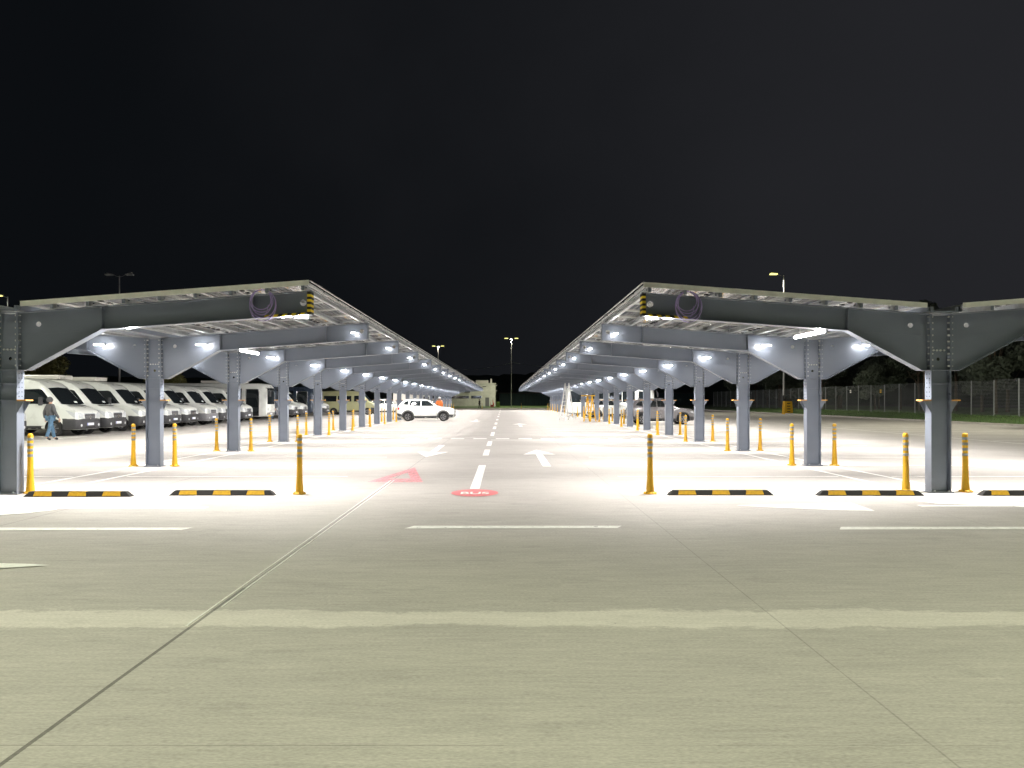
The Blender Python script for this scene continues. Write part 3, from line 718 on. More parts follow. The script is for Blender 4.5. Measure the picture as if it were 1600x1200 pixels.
# --- van
VS = [(0, .42, .78, .88, .76, .56), (-.025, .34, .95, 1.03, .88, .64), (-.10, .28, 1.06, 1.14, .94, .70), (-.40, .28, 1.18, 1.27, .98, .76), (-.78, .28, 1.28, 1.40, .99, .82), (-1.15, .28, 1.32, 1.82, 1.0, .87), (-1.50, .28, 1.33, 2.20, 1.0, .86),
      (-1.75, .28, 1.33, 2.38, 1.0, .86), (-2.2, .28, 1.32, 2.50, 1.0, .85), (-3.0, .28, 1.32, 2.56, 1.0, .86), (-4.5, .28, 1.32, 2.57, 1.0, .86), (-5.85, .28, 1.32, 2.55, 1.0, .86), (-5.98, .32, 1.30, 2.48, .97, .82), (-6.0, .4, 1.28, 2.40, .94, .8)]
def van(paint='white', bumper='plastic', ac=False, style=0):
    parts = [('windscreen', [(-.80, 1.40), (-.4, 1.37), (0, 1.36), (.4, 1.37), (.80, 1.40), (.74, 2.10), (0, 2.14), (-.74, 2.10)], 'x', 'glass'),
             ('door_window', [(-1.08, 1.40), (-1.45, 1.40), (-2.45, 1.42), (-2.45, 2.04), (-1.72, 2.06), (-1.58, 2.02)], 'y', 'glass'),
             ('side_window', [(-2.75, 1.42), (-4.2, 1.42), (-4.2, 2.02), (-2.75, 2.02)], 'y', 'glass'),
             ('side_window', [(-4.35, 1.42), (-5.7, 1.42), (-5.7, 2.02), (-4.35, 2.02)], 'y', 'glass'),
             ('sill_strip', [(-1.42, .30), (-4.1, .30), (-4.1, .46), (-1.42, .46)], 'y', bumper, .01),
             ('grille', [(-.42, .66), (.42, .66), (.48, .93), (.40, 1.0), (-.40, 1.0), (-.48, .93)], 'x', 'lampglass', .010),
             ('grille_inset', [(-.37, .69), (.37, .69), (.42, .92), (.36, .965), (-.36, .965), (-.42, .92)], 'x', 'plastic', .014),
             ('dash_paper', [(.22, 1.42), (.48, 1.42), (.47, 1.53), (.24, 1.53)], 'x', 'signw', .012),
             ('wiper_panel', [(-.7, 1.30), (.7, 1.30), (.7, 1.345), (-.7, 1.345)], 'x', 'plastic', .01)]
    def ex(r, bvh):
        for s in (-1, 1):
            link('headlight', patch('headlight', bvh, [(s * .50, .77), (s * .82, .79), (s * .88, 1.03), (s * .66, 1.02), (s * .51, .93)], 'x', M['lampglass'], .012), r)
            link('headlight_side', patch('headlight_side', bvh, [(-.02, .80), (-.16, .82), (-.52, 1.13), (-.40, 1.12), (-.10, 1.02), (-.02, .96)], 'y+' if s > 0 else 'y-', M['lampglass'], .010), r)
            b = MB(); b.box((-1.5, s * 1.16, 1.52), (.12, .2, .36), M[bumper]); me = bevel(b.mesh('mirror'), .04, 3); mo = link('mirror', me, r)
            b = MB(); b.bar((-1.5, s * .98, 1.46), (-1.5, s * 1.07, 1.46), .06, .06, M['plastic']); b.build('mirror_arm', mo)
        path = [(-.63, .975, 1.008), (-.50, .99, 1.006), (-.38, .99, .995), (-.10, .93, .958), (-.03, .86, .90), (.012, .74, .78), (.03, .45, .47), (.034, 0, 0)]
        half = [(x, yo) for x, yi, yo in path]; full = [(x, -y) for x, y in half] + half[-2::-1]
        b = MB(); zs = ((.30, -.03), (.36, .0), (.62, .004), (.72, .0), (.775, -.035)); n = len(full)
        vs = [(x + dz_, y * (1 + dz_ * .6), z) for z, dz_ in zs for x, y in full]
        b.add(vs, [(j * n + i, j * n + i + 1, (j + 1) * n + i + 1, (j + 1) * n + i) for j in range(4) for i in range(n - 1)], M[bumper], True)
        b.add([(-.3, -.6, .32), (-.3, .6, .32)] + [vs[i] for i in range(n)], [tuple([0] + list(range(2, 2 + n)) + [1])], M[bumper])
        bo = b.build('bumper', r)
        b = MB(); b.bx(.02, .037, -.38, .38, .34, .42, M['black']); b.build('air_intake', bo)
        for s_ in (-1, 1): b = MB(); b.tube((-.02, s_ * .68, .47), (.028, s_ * .68, .47), .06, M['lampglass'], n=12); b.build('fog_light', bo)
        b = MB(); b.lathe([(.001, .005), (.075, .005), (.075, -.005), (.001, -.005)], M['chrome'], 18, 'x', (.03, 0, .81))
        for k in range(3):
            a = R(90 + 120 * k); b.bar((.038, 0, .81), (.038, .07 * math.cos(a), .81 + .07 * math.sin(a)), .012, .014, M['plastic'])
        b.build('emblem', r)
        b = MB(); b.bx(.036, .048, -.26, .26, .46, .57, M['plate']); b.bx(.0482, .05, -.26, -.215, .46, .57, M['plateblue']); b.build('number_plate', r)
        b = MB()
        for z in (.72, .78, .84): b.bx(.0, .022, -.34, .34, z, z + .018, M['greyplastic'])
        b.build('grille_slats', r)
        if ac:
            b = MB(); b.box((-3.3, 0, 2.66), (1.7, 1.2, .2), M['warmwhite']); link('roof_unit', bevel(b.mesh('roof_unit'), .05, 2), r)
    return vehicle('van', VS, (-1.02, -4.65), .35, 1.0, M[paint], parts, ex)
VA = van(); VB = van(ac=True); VC = van(bumper='greyplastic')
def put(o, x, y, rz, label, cat, group=None, name=None):
    c = copy_tree(o); c.location = (x, y, .001); c.rotation_euler = (0, 0, rz); tag(c, label, cat, group)
    if name: c.name = name
    return c
protos = [VA, VB, VC]
NX = -18.4
for proto, yc, dx, l in ((VA, 30.6, -1.0, 'white van cut off by the front left column, the walking person before its nose'),
        (VA, 34.4, 0, 'white van just right of the walking person, second in the row'),
        (VB, 36.9, 0, 'white van with roof unit, third in the row, its grille left of the carport column'),
        (VB, 40.4, -.1, 'white van half hidden by the second column of the left carport'),
        (VA, 43.3, 0, 'white van just right of the second column of the left carport'),
        (VA, 45.6, .1, 'white van in the row with headlights between its two close neighbours, sixth from the left'),
        (VC, 48.8, .1, 'white van with pale grey bumper, left of the third carport column'),
        (VA, 51.9, -.1, 'white van mostly hidden behind the third column of the left carport'),
        (VA, 55.3, .2, 'white van parked directly left of the white coach with open door'),
        (VA, 68.6, .0, 'white van just right of the fourth column of the left carport'),
        (VA, 71.4, .1, 'white van right behind the one at the fourth carport column'),
        (VA, 80.0, .2, 'distant white van between the fifth and sixth columns of the left carport')):
    put(proto, NX + dx, yc, random.uniform(-.025, .025), l, 'van', 'white vans parked in a row')
# --- coach
CS = [(0, .5, 1.1, 2.30, 1.02, .95), (-.05, .36, 1.15, 2.55, 1.12, 1.02), (-.25, .3, 1.2, 2.78, 1.18, 1.06), (-.7, .28, 1.2, 2.86, 1.2, 1.08), (-3, .28, 1.2, 2.88, 1.2, 1.08), (-8.2, .28, 1.2, 2.88, 1.2, 1.08), (-8.45, .32, 1.2, 2.8, 1.16, 1.04), (-8.5, .5, 1.2, 2.6, 1.1, .95)]
def coach(paint, door=True):
    parts = [('windscreen', [(-.92, 1.25), (.92, 1.25), (.93, 2.3), (.85, 2.5), (-.85, 2.5), (-.93, 2.3)], 'x', 'glass'),
             ('bumper', [(-.95, .38), (.95, .38), (1.0, .62), (-1.0, .62)], 'x', 'greyplastic', .01)]
    for k in range(5): parts.append(('side_window', [(-1.9 - 1.28 * k, 1.35), (-3.1 - 1.28 * k, 1.35), (-3.1 - 1.28 * k, 2.45), (-1.9 - 1.28 * k, 2.45)], 'y', 'glass'))
    parts.append(('door', [(-.55, .36), (-1.55, .36), (-1.55, 2.4), (-.55, 2.4)], 'y-', 'glass', .01))
    parts.append(('driver_window', [(-.55, 1.35), (-1.65, 1.35), (-1.65, 2.3), (-.55, 2.3)], 'y+', 'glass'))
    def ex(r, bvh):
        for s in (-1, 1):
            link('headlight', patch('headlight', bvh, ell(s * .78, .85, .16, .12), 'x', M['lampglass'], .012), r)
            b = MB(); b.path([(-.1, s * 1.0, 2.5), (.22, s * 1.15, 2.45), (.28, s * 1.2, 2.25)], .025, M['plastic'])
            b.box((.28, s * 1.2, 2.05), (.12, .2, .42), M['plastic']); b.build('mirror', r)
        b = MB(); b.bx(-.2, .03, -.26, .26, .45, .56, M['plate']); b.build('number_plate', r)
        b = MB(); b.box((-4, 0, 2.98), (2.4, 1.5, .2), M['warmwhite']); link('roof_unit', bevel(b.mesh('roof_unit'), .06, 2), r)
        b = MB(); b.path([(-.56, -1.22, .4), (-.56, -1.22, 2.4), (-1.56, -1.215, 2.4), (-1.56, -1.215, .4)], .02, M['chrome']); b.build('door_frame', r)
    return vehicle('coach', CS, (-2.2, -6.3), .44, 1.2, M[paint], parts, ex, ww=.26)
CA = coach('white'); CB = coach('navy'); protos += [CA, CB]
put(CA, NX + .3, 60.2, 0, 'white coach with large dark windows and glazed side door beside the fourth carport column', 'coach', 'coaches on the left')
put(CB, NX - .3, 64.6, 0, 'dark blue coach standing right beyond the white one with glazed door', 'coach', 'coaches on the left')
put(CB, NX + .1, 75.4, 0, 'dark coach seen either side of the fifth column of the left carport', 'coach', 'coaches on the left')
put(CA, 14.6, 76, R(180) * 0, 'cream-roofed bus behind the dark estate car under the right carport', 'coach')
# olive van
VO = van('olive'); protos.append(VO)
put(VO, -13.6, 84, 0, 'pale olive van seen from its side between the columns of the left carport', 'van')
# --- cars
SS = [(0, .42, .66, .72, .62, .45), (-.03, .32, .80, .85, .78, .58), (-.15, .24, .90, .95, .85, .64), (-.5, .22, .98, 1.03, .89, .68), (-1.05, .22, 1.02, 1.07, .9, .70), (-1.3, .22, 1.04, 1.18, .9, .70), (-1.85, .22, 1.06, 1.55, .9, .62), (-2.2, .22, 1.06, 1.63, .9, .62),
      (-3.0, .22, 1.08, 1.65, .9, .62), (-3.7, .22, 1.1, 1.60, .9, .61), (-3.95, .24, 1.1, 1.45, .88, .62), (-4.2, .3, 1.05, 1.14, .86, .66), (-4.3, .4, .85, .92, .78, .6), (-4.32, .48, .78, .82, .7, .5)]
def suv(paint, rails=True):
    parts = [('windscreen', [(-.60, 1.17), (.60, 1.17), (.54, 1.52), (-.54, 1.52)], 'x', 'glass'),
             ('door_window', [(-1.45, 1.13), (-2.45, 1.14), (-2.45, 1.53), (-2.0, 1.52)], 'y', 'glass'),
             ('door_window', [(-2.52, 1.14), (-3.35, 1.16), (-3.30, 1.52), (-2.52, 1.53)], 'y', 'glass'),
             ('quarter_window', [(-3.45, 1.20), (-3.85, 1.24), (-3.62, 1.48), (-3.42, 1.50)], 'y', 'glass'),
             ('rear_window', [(-.55, 1.2), (.55, 1.2), (.5, 1.5), (-.5, 1.5)], 'X', 'glass'),
             ('sill_strip', [(-1.3, .24), (-3.0, .24), (-3.0, .40), (-1.3, .40)], 'y', 'plastic', .01),
             ('bumper', [(-.6, .35), (.6, .35), (.72, .5), (-.72, .5)], 'x', 'plastic', .012),
             ('bumper_side', [(-.05, .36), (-.38, .26), (-.38, .52), (-.05, .5)], 'y', 'plastic', .01),
             ('rear_bumper_side', [(-3.92, .27), (-4.28, .44), (-4.26, .62), (-3.92, .52)], 'y', 'plastic', .01),
             ('grille', [(-.42, .64), (.42, .64), (.44, .76), (-.44, .76)], 'x', 'plastic', .012)]
    def ex(r, bvh):
        for s in (-1, 1):
            link('headlight', patch('headlight', bvh, [(s * .46, .66), (s * .7, .68), (s * .74, .84), (s * .48, .80)], 'x', M['lampglass'], .012), r)
            link('headlight_side', patch('headlight_side', bvh, [(-.06, .7), (-.32, .78), (-.34, .86), (-.08, .84)], 'y+' if s > 0 else 'y-', M['lampglass'], .01), r)
            link('tail_light', patch('tail_light', bvh, [(-4.08, .86), (-4.22, .84), (-4.2, 1.02), (-4.06, 1.05)], 'y+' if s > 0 else 'y-', M['red'], .01), r)
            b = MB(); b.box((-1.52, s * .98, 1.12), (.1, .18, .13), M[paint]); link('mirror', bevel(b.mesh('mirror'), .03, 2), r)
            for xx in (-2.25, -3.2): b = MB(); b.bx(xx - .09, xx + .07, s * .902, s * .925, .92, .945, M['plastic']); b.build('door_handle', r)
            for xx in (-.82, -3.45):
                b = MB()
                pts = [(xx + .44 * math.cos(R(t)), s * .897, .36 + .44 * math.sin(R(t))) for t in range(-10, 191, 20)]
                b.path(pts, .035, M['plastic'], 6); b.build('arch_trim', r)
            if rails: b = MB(); b.path([(-1.95, s * .58, 1.62), (-2.1, s * .58, 1.68), (-3.5, s * .58, 1.69), (-3.65, s * .58, 1.63)], .018, M['greyplastic']); b.build('roof_rail', r)
        b = MB(); b.bx(.0, .02, -.26, .26, .5, .6, M['plate']); b.build('number_plate', r)
        b = MB()
        for xx in (-1.32, -2.48, -3.36): b.bx(xx - .004, xx + .004, -.9045, -.88, .42, 1.06, M['plastic']); b.bx(xx - .004, xx + .004, .88, .9045, .42, 1.06, M['plastic'])
        b.build('door_seam', r)
    return vehicle('car', SS, (-.82, -3.45), .345, .9, M[paint], parts, ex)
SA = suv('white'); SD = suv('darkpaint'); protos += [SA, SD]
put(SA, -3.66, 58.3, 0, 'white sport utility car crossing the lane end under the left carport eave', 'car')
put(SD, 12.35, 50.6, 0, 'dark grey car parked nose right behind the columns of the right carport', 'car')
put(SA, 11.3, 66, R(0), 'white car behind and left of the dark grey car', 'car', 'white cars on the right')
put(SA, 9.9, 72, R(-80), 'white car with its nose towards the camera, leftmost behind the right carport columns', 'car', 'white cars on the right')
put(SA, 12.6, 78, R(-80), 'white car with its nose towards the camera, in front of the cream-roofed bus', 'car', 'white cars on the right')
put(SA, -10.7, 86, R(5), 'white car standing right of the olive van, beyond the columns', 'car')
# white box truck
b_tr = empty('box_truck', (-9.5, 104, 0), 0, 'white box truck beyond the white sport utility car', 'truck')
b = MB(); b.bx(-5.2, -1.5, -1.15, 1.15, .9, 3.1, M['warmwhite']); link('cargo_box', bevel(b.mesh('cargo_box'), .03, 2), b_tr)
b = MB(); b.add([(0, -1, .5), (0, -1, 1.3), (-.35, -.95, 2.2), (-1.4, -.95, 2.3), (-1.4, -1, .5), (0, 1, .5), (0, 1, 1.3), (-.35, .95, 2.2), (-1.4, .95, 2.3), (-1.4, 1, .5)],
  [(0, 1, 2, 3, 4), (9, 8, 7, 6, 5), (0, 5, 6, 1), (1, 6, 7, 2), (2, 7, 8, 3), (3, 8, 9, 4), (4, 9, 5, 0)], M['white']); link('cab', bevel(b.mesh('cab'), .05, 2), b_tr)
b = MB(); b.add([(-.03, -.85, 1.4), (-.03, .85, 1.4), (-.335, .82, 2.1), (-.335, -.82, 2.1)], [(0, 1, 2, 3)], M['glass'])
for v in range(len(b.v)): b.v[v] = (b.v[v][0] + .012, b.v[v][1], b.v[v][2])
b.build('windscreen', b_tr)
b = MB(); b.bx(-.45, -1.2, -1.006, -1.001, 1.4, 2.05, M['glass']); b.build('door_window', b_tr)
b = MB(); b.bx(-5.2, -.2, -.4, .4, .5, .89, M['plastic']); b.build('chassis', b_tr)
T_, Q_ = wheel_meshes(.42, .28)
for x in (-.75, -4.2):
    for s in (-1, 1):
        wq = link('wheel', T_, b_tr, (x, s * .98, .42)); link('rim', Q_, wq)
        if s > 0: wq.rotation_euler = (0, 0, math.pi)
for p_ in protos:
    for ch in list(p_.children_recursive): bpy.data.objects.remove(ch)
    bpy.data.objects.remove(p_)

# ------------------------------------------------------------------ people
def skin_mesh(name, verts, edges, radii, m, sub=2, root=0):
    me = bpy.data.meshes.new(name); me.from_pydata(verts, edges, []); o = bpy.data.objects.new(name, me); COL.objects.link(o)
    sk = o.modifiers.new('s', 'SKIN'); sk.use_smooth_shade = True
    for i, r in enumerate(radii):
        d = me.skin_vertices[0].data[i]; d.radius = r if isinstance(r, tuple) else (r, r); d.use_root = (i == root)
    sb = o.modifiers.new('u', 'SUBSURF'); sb.levels = sub; sb.render_levels = sub
    dg = bpy.context.evaluated_depsgraph_get(); res = bpy.data.meshes.new_from_object(o.evaluated_get(dg)); bpy.data.objects.remove(o)
    res.materials.clear(); res.materials.append(m)
    for p in res.polygons: p.use_smooth = True
    return res
def person(x, y, rz, label, H=1.72, top='hoodie', legs='jeans', hood=False, helmet=False, stride=.22, armsw=.15, vest=False):
    k = H / 1.75; r = empty('person', (x, y, 0), rz, label, 'person')
    S = lambda v: (v[0] * k, v[1] * k, v[2] * k)
    # faces -y ; stride along y
    J = {'pel': (0, 0, .95), 'wai': (0, .01, 1.08), 'che': (0, .0, 1.3), 'nk': (0, 0, 1.47), 'hd0': (0, -.01, 1.56), 'hd1': (0, -.015, 1.66), 'hd2': (0, -.01, 1.72)}
    for s, q in ((-1, 'L'), (1, 'R')):
        d = stride * s
        J['hip' + q] = (s * .09, 0, .92); J['kn' + q] = (s * .10, -d * .5 - .03, .50); J['an' + q] = (s * .105, -d, .09 + (.04 if d < 0 else 0)); J['to' + q] = (s * .12, -d - .17, .035)
        J['sh' + q] = (s * .19, .01, 1.42); J['el' + q] = (s * .26, .03 + armsw * s * .5, 1.14); J['wr' + q] = (s * .24, -.06 + armsw * s, .90); J['pa' + q] = (s * .235, -.085 + armsw * s, .82)
    names = list(J); idx = {n: i for i, n in enumerate(names)}
    E = [('pel', 'wai'), ('wai', 'che'), ('che', 'nk'), ('nk', 'hd0'), ('hd0', 'hd1'), ('hd1', 'hd2')]
    for q in 'LR': E += [('pel', 'hip' + q), ('hip' + q, 'kn' + q), ('kn' + q, 'an' + q), ('an' + q, 'to' + q), ('che', 'sh' + q), ('sh' + q, 'el' + q), ('el' + q, 'wr' + q), ('wr' + q, 'pa' + q)]
    rad = {'pel': (.13, .10), 'wai': (.12, .09), 'che': (.14, .10), 'nk': .052, 'hd0': .07, 'hd1': (.078, .092), 'hd2': .06}
    for q in 'LR': rad.update({'hip' + q: .085, 'kn' + q: .055, 'an' + q: .038, 'to' + q: .032, 'sh' + q: .055, 'el' + q: .04, 'wr' + q: .026, 'pa' + q: (.036, .016)})
    V = [S(J[n]) for n in names]; Rr = [tuple(a * k for a in rad[n]) if isinstance(rad[n], tuple) else rad[n] * k for n in names]; EE = [(idx[a], idx[c]) for a, c in E]
    for s, q in ((-1, 'L'), (1, 'R')):        # fingers and thumb
        p0 = J['pa' + q]
        for f in range(4):
            ln = (.06, .075, .07, .055)[f]; yy = -.03 + .02 * f
            a = (p0[0], p0[1] + yy, p0[2] - .02); c = (a[0] - s * .008, a[1] - .004, a[2] - ln * .55); e = (a[0] - s * .03, a[1], a[2] - ln)
            n0 = len(V); V += [S(a), S(c), S(e)]; Rr += [.009 * k, .008 * k, .007 * k]; EE += [(idx['pa' + q], n0), (n0, n0 + 1), (n0 + 1, n0 + 2)]
        a = (p0[0], p0[1] - .04, p0[2] + .03); c = (a[0] - s * .01, a[1] - .02, a[2] - .03); n0 = len(V); V += [S(a), S(c)]; Rr += [.01 * k, .008 * k]; EE += [(idx['wr' + q], n0), (n0, n0 + 1)]
    link('body', skin_mesh('body', V, EE, Rr, M['skin'], 1), r)
    def sub(nm, keys, edges, sc, m, add=0.0, ovr={}):
        vv = [S(J[n]) for n in keys]; ii = {n: i for i, n in enumerate(keys)}
        rr = []
        for n in keys:
            q = ovr.get(n, rad[n]); q = q if isinstance(q, tuple) else (q, q); rr.append(((q[0] * sc + add) * k, (q[1] * sc + add) * k))
        return link(nm, skin_mesh(nm, vv, [(ii[a], ii[c]) for a, c in edges], rr, M[m], 2), r)
    tk = ['pel', 'wai', 'che', 'nk', 'shL', 'shR', 'elL', 'elR', 'wrL', 'wrR']
    sub('jacket', tk, [('pel', 'wai'), ('wai', 'che'), ('che', 'nk'), ('che', 'shL'), ('che', 'shR'), ('shL', 'elL'), ('shR', 'elR'), ('elL', 'wrL'), ('elR', 'wrR')], 1.06, top, .022, {'pel': (.155, .125), 'wai': (.15, .12), 'che': (.16, .125), 'nk': .062})
    lk = ['pel', 'hipL', 'hipR', 'knL', 'knR', 'anL', 'anR']
    sub('trousers', lk, [('pel', 'hipL'), ('pel', 'hipR'), ('hipL', 'knL'), ('hipR', 'knR'), ('knL', 'anL'), ('knR', 'anR')], 1.05, legs, .014, {'anL': .055, 'anR': .055, 'pel': (.125, .10)})
    for q in 'LR':
        sub('shoe', ['an' + q, 'to' + q], [('an' + q, 'to' + q)], 1.0, 'shoe', .014)
    if vest:
        vk = ['wai', 'che', 'nk']; sub('vest', vk, [('wai', 'che'), ('che', 'nk')], 1.15, 'vest', .035, {'wai': (.16, .13), 'che': (.175, .135), 'nk': .06})
    # face and hair / hood / helmet
    b = MB(); 
    for s in (-1, 1): b.tube((s * .03 * k, -.098 * k, 1.645 * k), (s * .03 * k, -.108 * k, 1.645 * k), .009 * k, M['hair'], n=8)
    b.add([(-.012 * k, -.10 * k, 1.60 * k), (.012 * k, -.10 * k, 1.60 * k), (0, -.125 * k, 1.605 * k), (0, -.10 * k, 1.64 * k)], [(0, 1, 2), (0, 2, 3), (1, 3, 2)], M['skin'])
    b.bx(-.022 * k, .022 * k, -.102 * k, -.09 * k, 1.572 * k, 1.578 * k, M['red']); b.build('face', r)
    hm = {True: 'signw', False: 'hair'}[helmet]
    rr = .105 * k if not hood else .118 * k
    b = MB(); prof = [(rr * math.cos(R(a)), 1.655 * k + rr * 1.08 * math.sin(R(a))) for a in range(-50 if hood else -5, 91, 12)]
    b.lathe(prof + [(.001, 1.655 * k + rr * 1.085)], M[top if hood else hm], 18, 'z', (0, .018 * k if not hood else .03 * k, 0))
    b.build('hood' if hood else ('helmet' if helmet else 'hair'), r)
    return r
person(-17.75, 30.3, R(150), 'person in dark grey hooded jacket and blue jeans walking past the white vans', 1.68, 'hoodie', 'jeans', hood=True)
person(-18.75, 62.6, R(120), 'person in dark jacket and jeans standing right of the white coach', 1.75, 'darkcloth', 'jeans', stride=.05)
person(-5.1, 61.3, R(20), 'person in orange vest and white helmet behind the white sport utility car', 1.8, 'vest', 'darkcloth', helmet=True, stride=.05)
person(-4.4, 141, R(60), 'person in dark clothes standing before the white building', 1.75, 'darkcloth', 'darkcloth', stride=.12)

# ------------------------------------------------------------------ masts
def mast_meshes(lit):
    b = MB(); b.tube((0, 0, 0), (0, 0, 15.6), .13, M['mast'], .06, n=12); b.tube((0, 0, 0), (0, 0, .35), .2, M['mast'], n=12); pole = b.mesh('pole')
    arms = []; heads = []
    for s in (-1, 1):
        a = MB(); a.path([(0, 0, 15.5), (s * .35, 0, 15.55), (s * .7, 0, 15.75), (s * .95, 0, 15.85)], .035, M['mast'], 8); arms.append(a.mesh('arm'))
        h = MB(); h.add([(s * .9, -.16, 15.80), (s * 1.45, -.14, 15.88), (s * 1.45, .14, 15.88), (s * .9, .16, 15.80), (s * .95, -.1, 15.90), (s * 1.4, -.09, 15.97), (s * 1.4, .09, 15.97), (s * .95, .1, 15.90)],
                        [(3, 2, 1, 0), (4, 5, 6, 7), (0, 1, 5, 4), (1, 2, 6, 5), (2, 3, 7, 6), (3, 0, 4, 7)], M['mast'])
        hm = h.mesh('lamp_head'); l = MB(); l.bx(s * .75, s * 1.55, -.2, .2, 15.66, 15.80, M['lamphead'] if lit else M['lampoff']); heads.append((hm, l.mesh('lens')))
    return pole, arms, heads
ML = mast_meshes(True); MO = mast_meshes(False)
def mast(x, y, label, lit=True, rz=0, watt=MASTW, only=None, tint=(1, .96, .76), cone=140):
    pole, arms, heads = ML if lit else MO
    r = empty('light_mast', (x, y, 0), rz, label, 'light mast', 'tall lamp masts round the car park'); link('pole', pole, r)
    for i in (0, 1):
        if only is not None and i != only: continue
        link('arm', arms[i], r); h = link('lamp_head', heads[i][0], r); link('lens', heads[i][1], h)
    if lit:
        ld = bpy.data.lights.new('mast_light', 'SPOT'); ld.energy = watt; ld.color = tint; ld.spot_size = R(cone); ld.spot_blend = 1; ld.shadow_soft_size = .25
        lo = bpy.data.objects.new('mast_light', ld); COL.objects.link(lo); lo.parent = r; lo.location = (0 if only is None else (-1.2, 1.2)[only], 0, 15.68)
    return r
mast(26.5 + 5.0, 87, 'lit lamp mast with yellow base guard behind the second right-hand column', only=0)
mast(1.5, 151, 'lit twin lamp mast in the middle, beyond the end of the lane').scale = (.86, .86, .865)
mast(-17.2, 203, 'distant lit lamp mast above the far part of the left carport roof')
mast(-43.4, 87.4, 'unlit twin lamp mast rising behind the left carport roof', lit=False)
mast(-67.3, 105, 'lit lamp mast at the far left edge behind the vans', only=0)
mast(30.8, 42.5, 'lit lamp mast on the right kerb, just outside the right picture edge', only=0, watt=MASTW * 2, cone=168)
mast(-8, -.5, 'lamp mast beside the camera on the left', tint=(.965, 1, .70), watt=MASTW * 1.06, cone=105)
mast(10.5, 0, 'lamp mast beside the camera on the right', tint=(.965, 1, .70), watt=MASTW * 1.06, cone=105)
mast(-22, 15.5, 'unseen lamp mast added close to the left carport to brighten the vans', tint=(1, 1, .86), watt=MASTW * 1.6)  # extra mast out of view, added to brighten the van fronts and sides
mast(-34, 24, 'lamp mast outside the left picture edge, lighting the vans', tint=(1, 1, .84), watt=MASTW * 2.6)

# ------------------------------------------------------------------ yellow base guard of the right mast
g = empty('barrier_guard', (31.4, 85.6, 0), 0, 'yellow block with dark stripes guarding the foot of the right lamp mast', 'guard')
b = MB(); b.add([(-.5, -.4, 0), (.5, -.4, 0), (.5, .4, 0), (-.5, .4, 0), (-.42, -.32, 1.45), (.42, -.32, 1.45), (.42, .32, 1.45), (-.42, .32, 1.45)], [(3, 2, 1, 0), (4, 5, 6, 7), (0, 1, 5, 4), (1, 2, 6, 5), (2, 3, 7, 6), (3, 0, 4, 7)], M['yellow'])
link('block', bevel(b.mesh('block'), .05, 2), g)
b = MB()
for k in range(4): b.box((0, -.41 + .02 * k * 1.1, .3 + .3 * k), (.35, .02, .1), M['black'])
b.build('stripe', g)
b = MB(); b.bx(-.62, -.45, -.3, .2, 1.46, 2.1, M['plastic']); b.bx(-.45, .4, -.2, .2, 1.46, 1.75, M['plastic']); b.build('switch_box', g)

# ------------------------------------------------------------------ fence along the right
FX0, FX1 = 36.0, 38.5
fr = empty('mesh_fence', (FX0, 26, 0), 0, 'tall grey wire mesh fence with posts along the right-hand grass verge', 'fence')
nP = 40; dy = 2.9
def fpos(i): return (2.5 * i / nP, dy * i)
pm = MB(); pm.bx(-.03, .03, -.03, .03, 0, 2.75, M['fence']); pm.bx(-.035, .035, -.035, .035, 2.75, 2.765, M['black']); pmesh = pm.mesh('post')
for i in range(nP + 1):
    x, y = fpos(i); link('post', pmesh, fr, (x, y, bank(FX0 + x, 26 + y) - .05))
panel = MB(); dx = 2.5 / nP
for k in range(26): z = .06 + k * .104; panel.bar((0.0, .03, z), (dx, dy - .03, z), .012, .012, M['fence'])
for k in range(1, 29): y = k * dy / 29; panel.bar((dx * y / dy, y, .05), (dx * y / dy, y, 2.68), .003, .003, M['fence'])
pn = panel.mesh('mesh_panel')
for i in range(nP): x, y = fpos(i); link('mesh_panel', pn, fr, (x, y, bank(FX0 + x, 26 + y)))
def sgn(px, zc, c, lab, w_=.34):
    # sign fixed to the lane side of the fence
    t = (px - VX) / F; Y = FX0 / t
    for _ in range(5): Y = (FX0 + 2.5 * (Y - 26) / (nP * dy) - .05) / t
    o = MB().box((0, 0, 0), (.01, w_, w_ * .95), M['signw' if c == 'w' else 'signy']); o.box((-.006, 0, 0), (.002, w_ * .6, w_ * .3), M['greyplastic'])
    q = o.build('fence_sign', None, (t * Y, Y, zc)); tag(q, lab, 'sign')
sgn(1329, 2.5, 'w', 'small white sign on the right-hand mesh fence'); sgn(1376, 2.45, 'y', 'small yellow sign on the right-hand mesh fence')

# ------------------------------------------------------------------ far buildings
bd = empty('white_building', (-10, 160, 0), 0, 'white two-storey building at the end of the lane, left of the twin lamp mast', 'building')
b = MB(); b.bx(-9, 3.0, 0, 9, 0, 2.9, M['wall']); b.bx(3.0, 8.3, 0, 9, 0, 4.9, M['wall']); b.bx(-9.1, 3.0, -.1, 9, 2.9, 3.1, M['wall']); b.bx(2.9, 8.4, -.1, 9.1, 4.9, 5.1, M['wall']); b.build('wall', bd)
b = MB(); b.bx(-8, 2.8, -.03, .02, 1.9, 2.45, M['glass']); b.bx(3.3, 5.4, -.03, .02, 1.9, 2.45, M['glass']); b.build('window', bd)
b = MB(); b.bx(6.2, 7.0, -.03, .02, 0, 2.1, M['greyplastic']); b.build('door', bd)
b = MB(); b.bx(4.2, 6.8, 1, 3, 5.1, 5.7, M['warmwhite']); b.bx(7.2, 7.6, 1, 1.5, 5.1, 6.0, M['warmwhite']); b.build('roof_unit', bd)
b = MB(); b.bx(5.6, 6.4, -.05, -.035, 4.3, 4.42, M['plastic']); b.bx(8.32, 8.6, .3, .6, 4.5, 4.65, M['housing']); b.bx(8.32, 8.6, .3, .6, 3.4, 3.55, M['housing']); b.build('wall_fitting', bd)
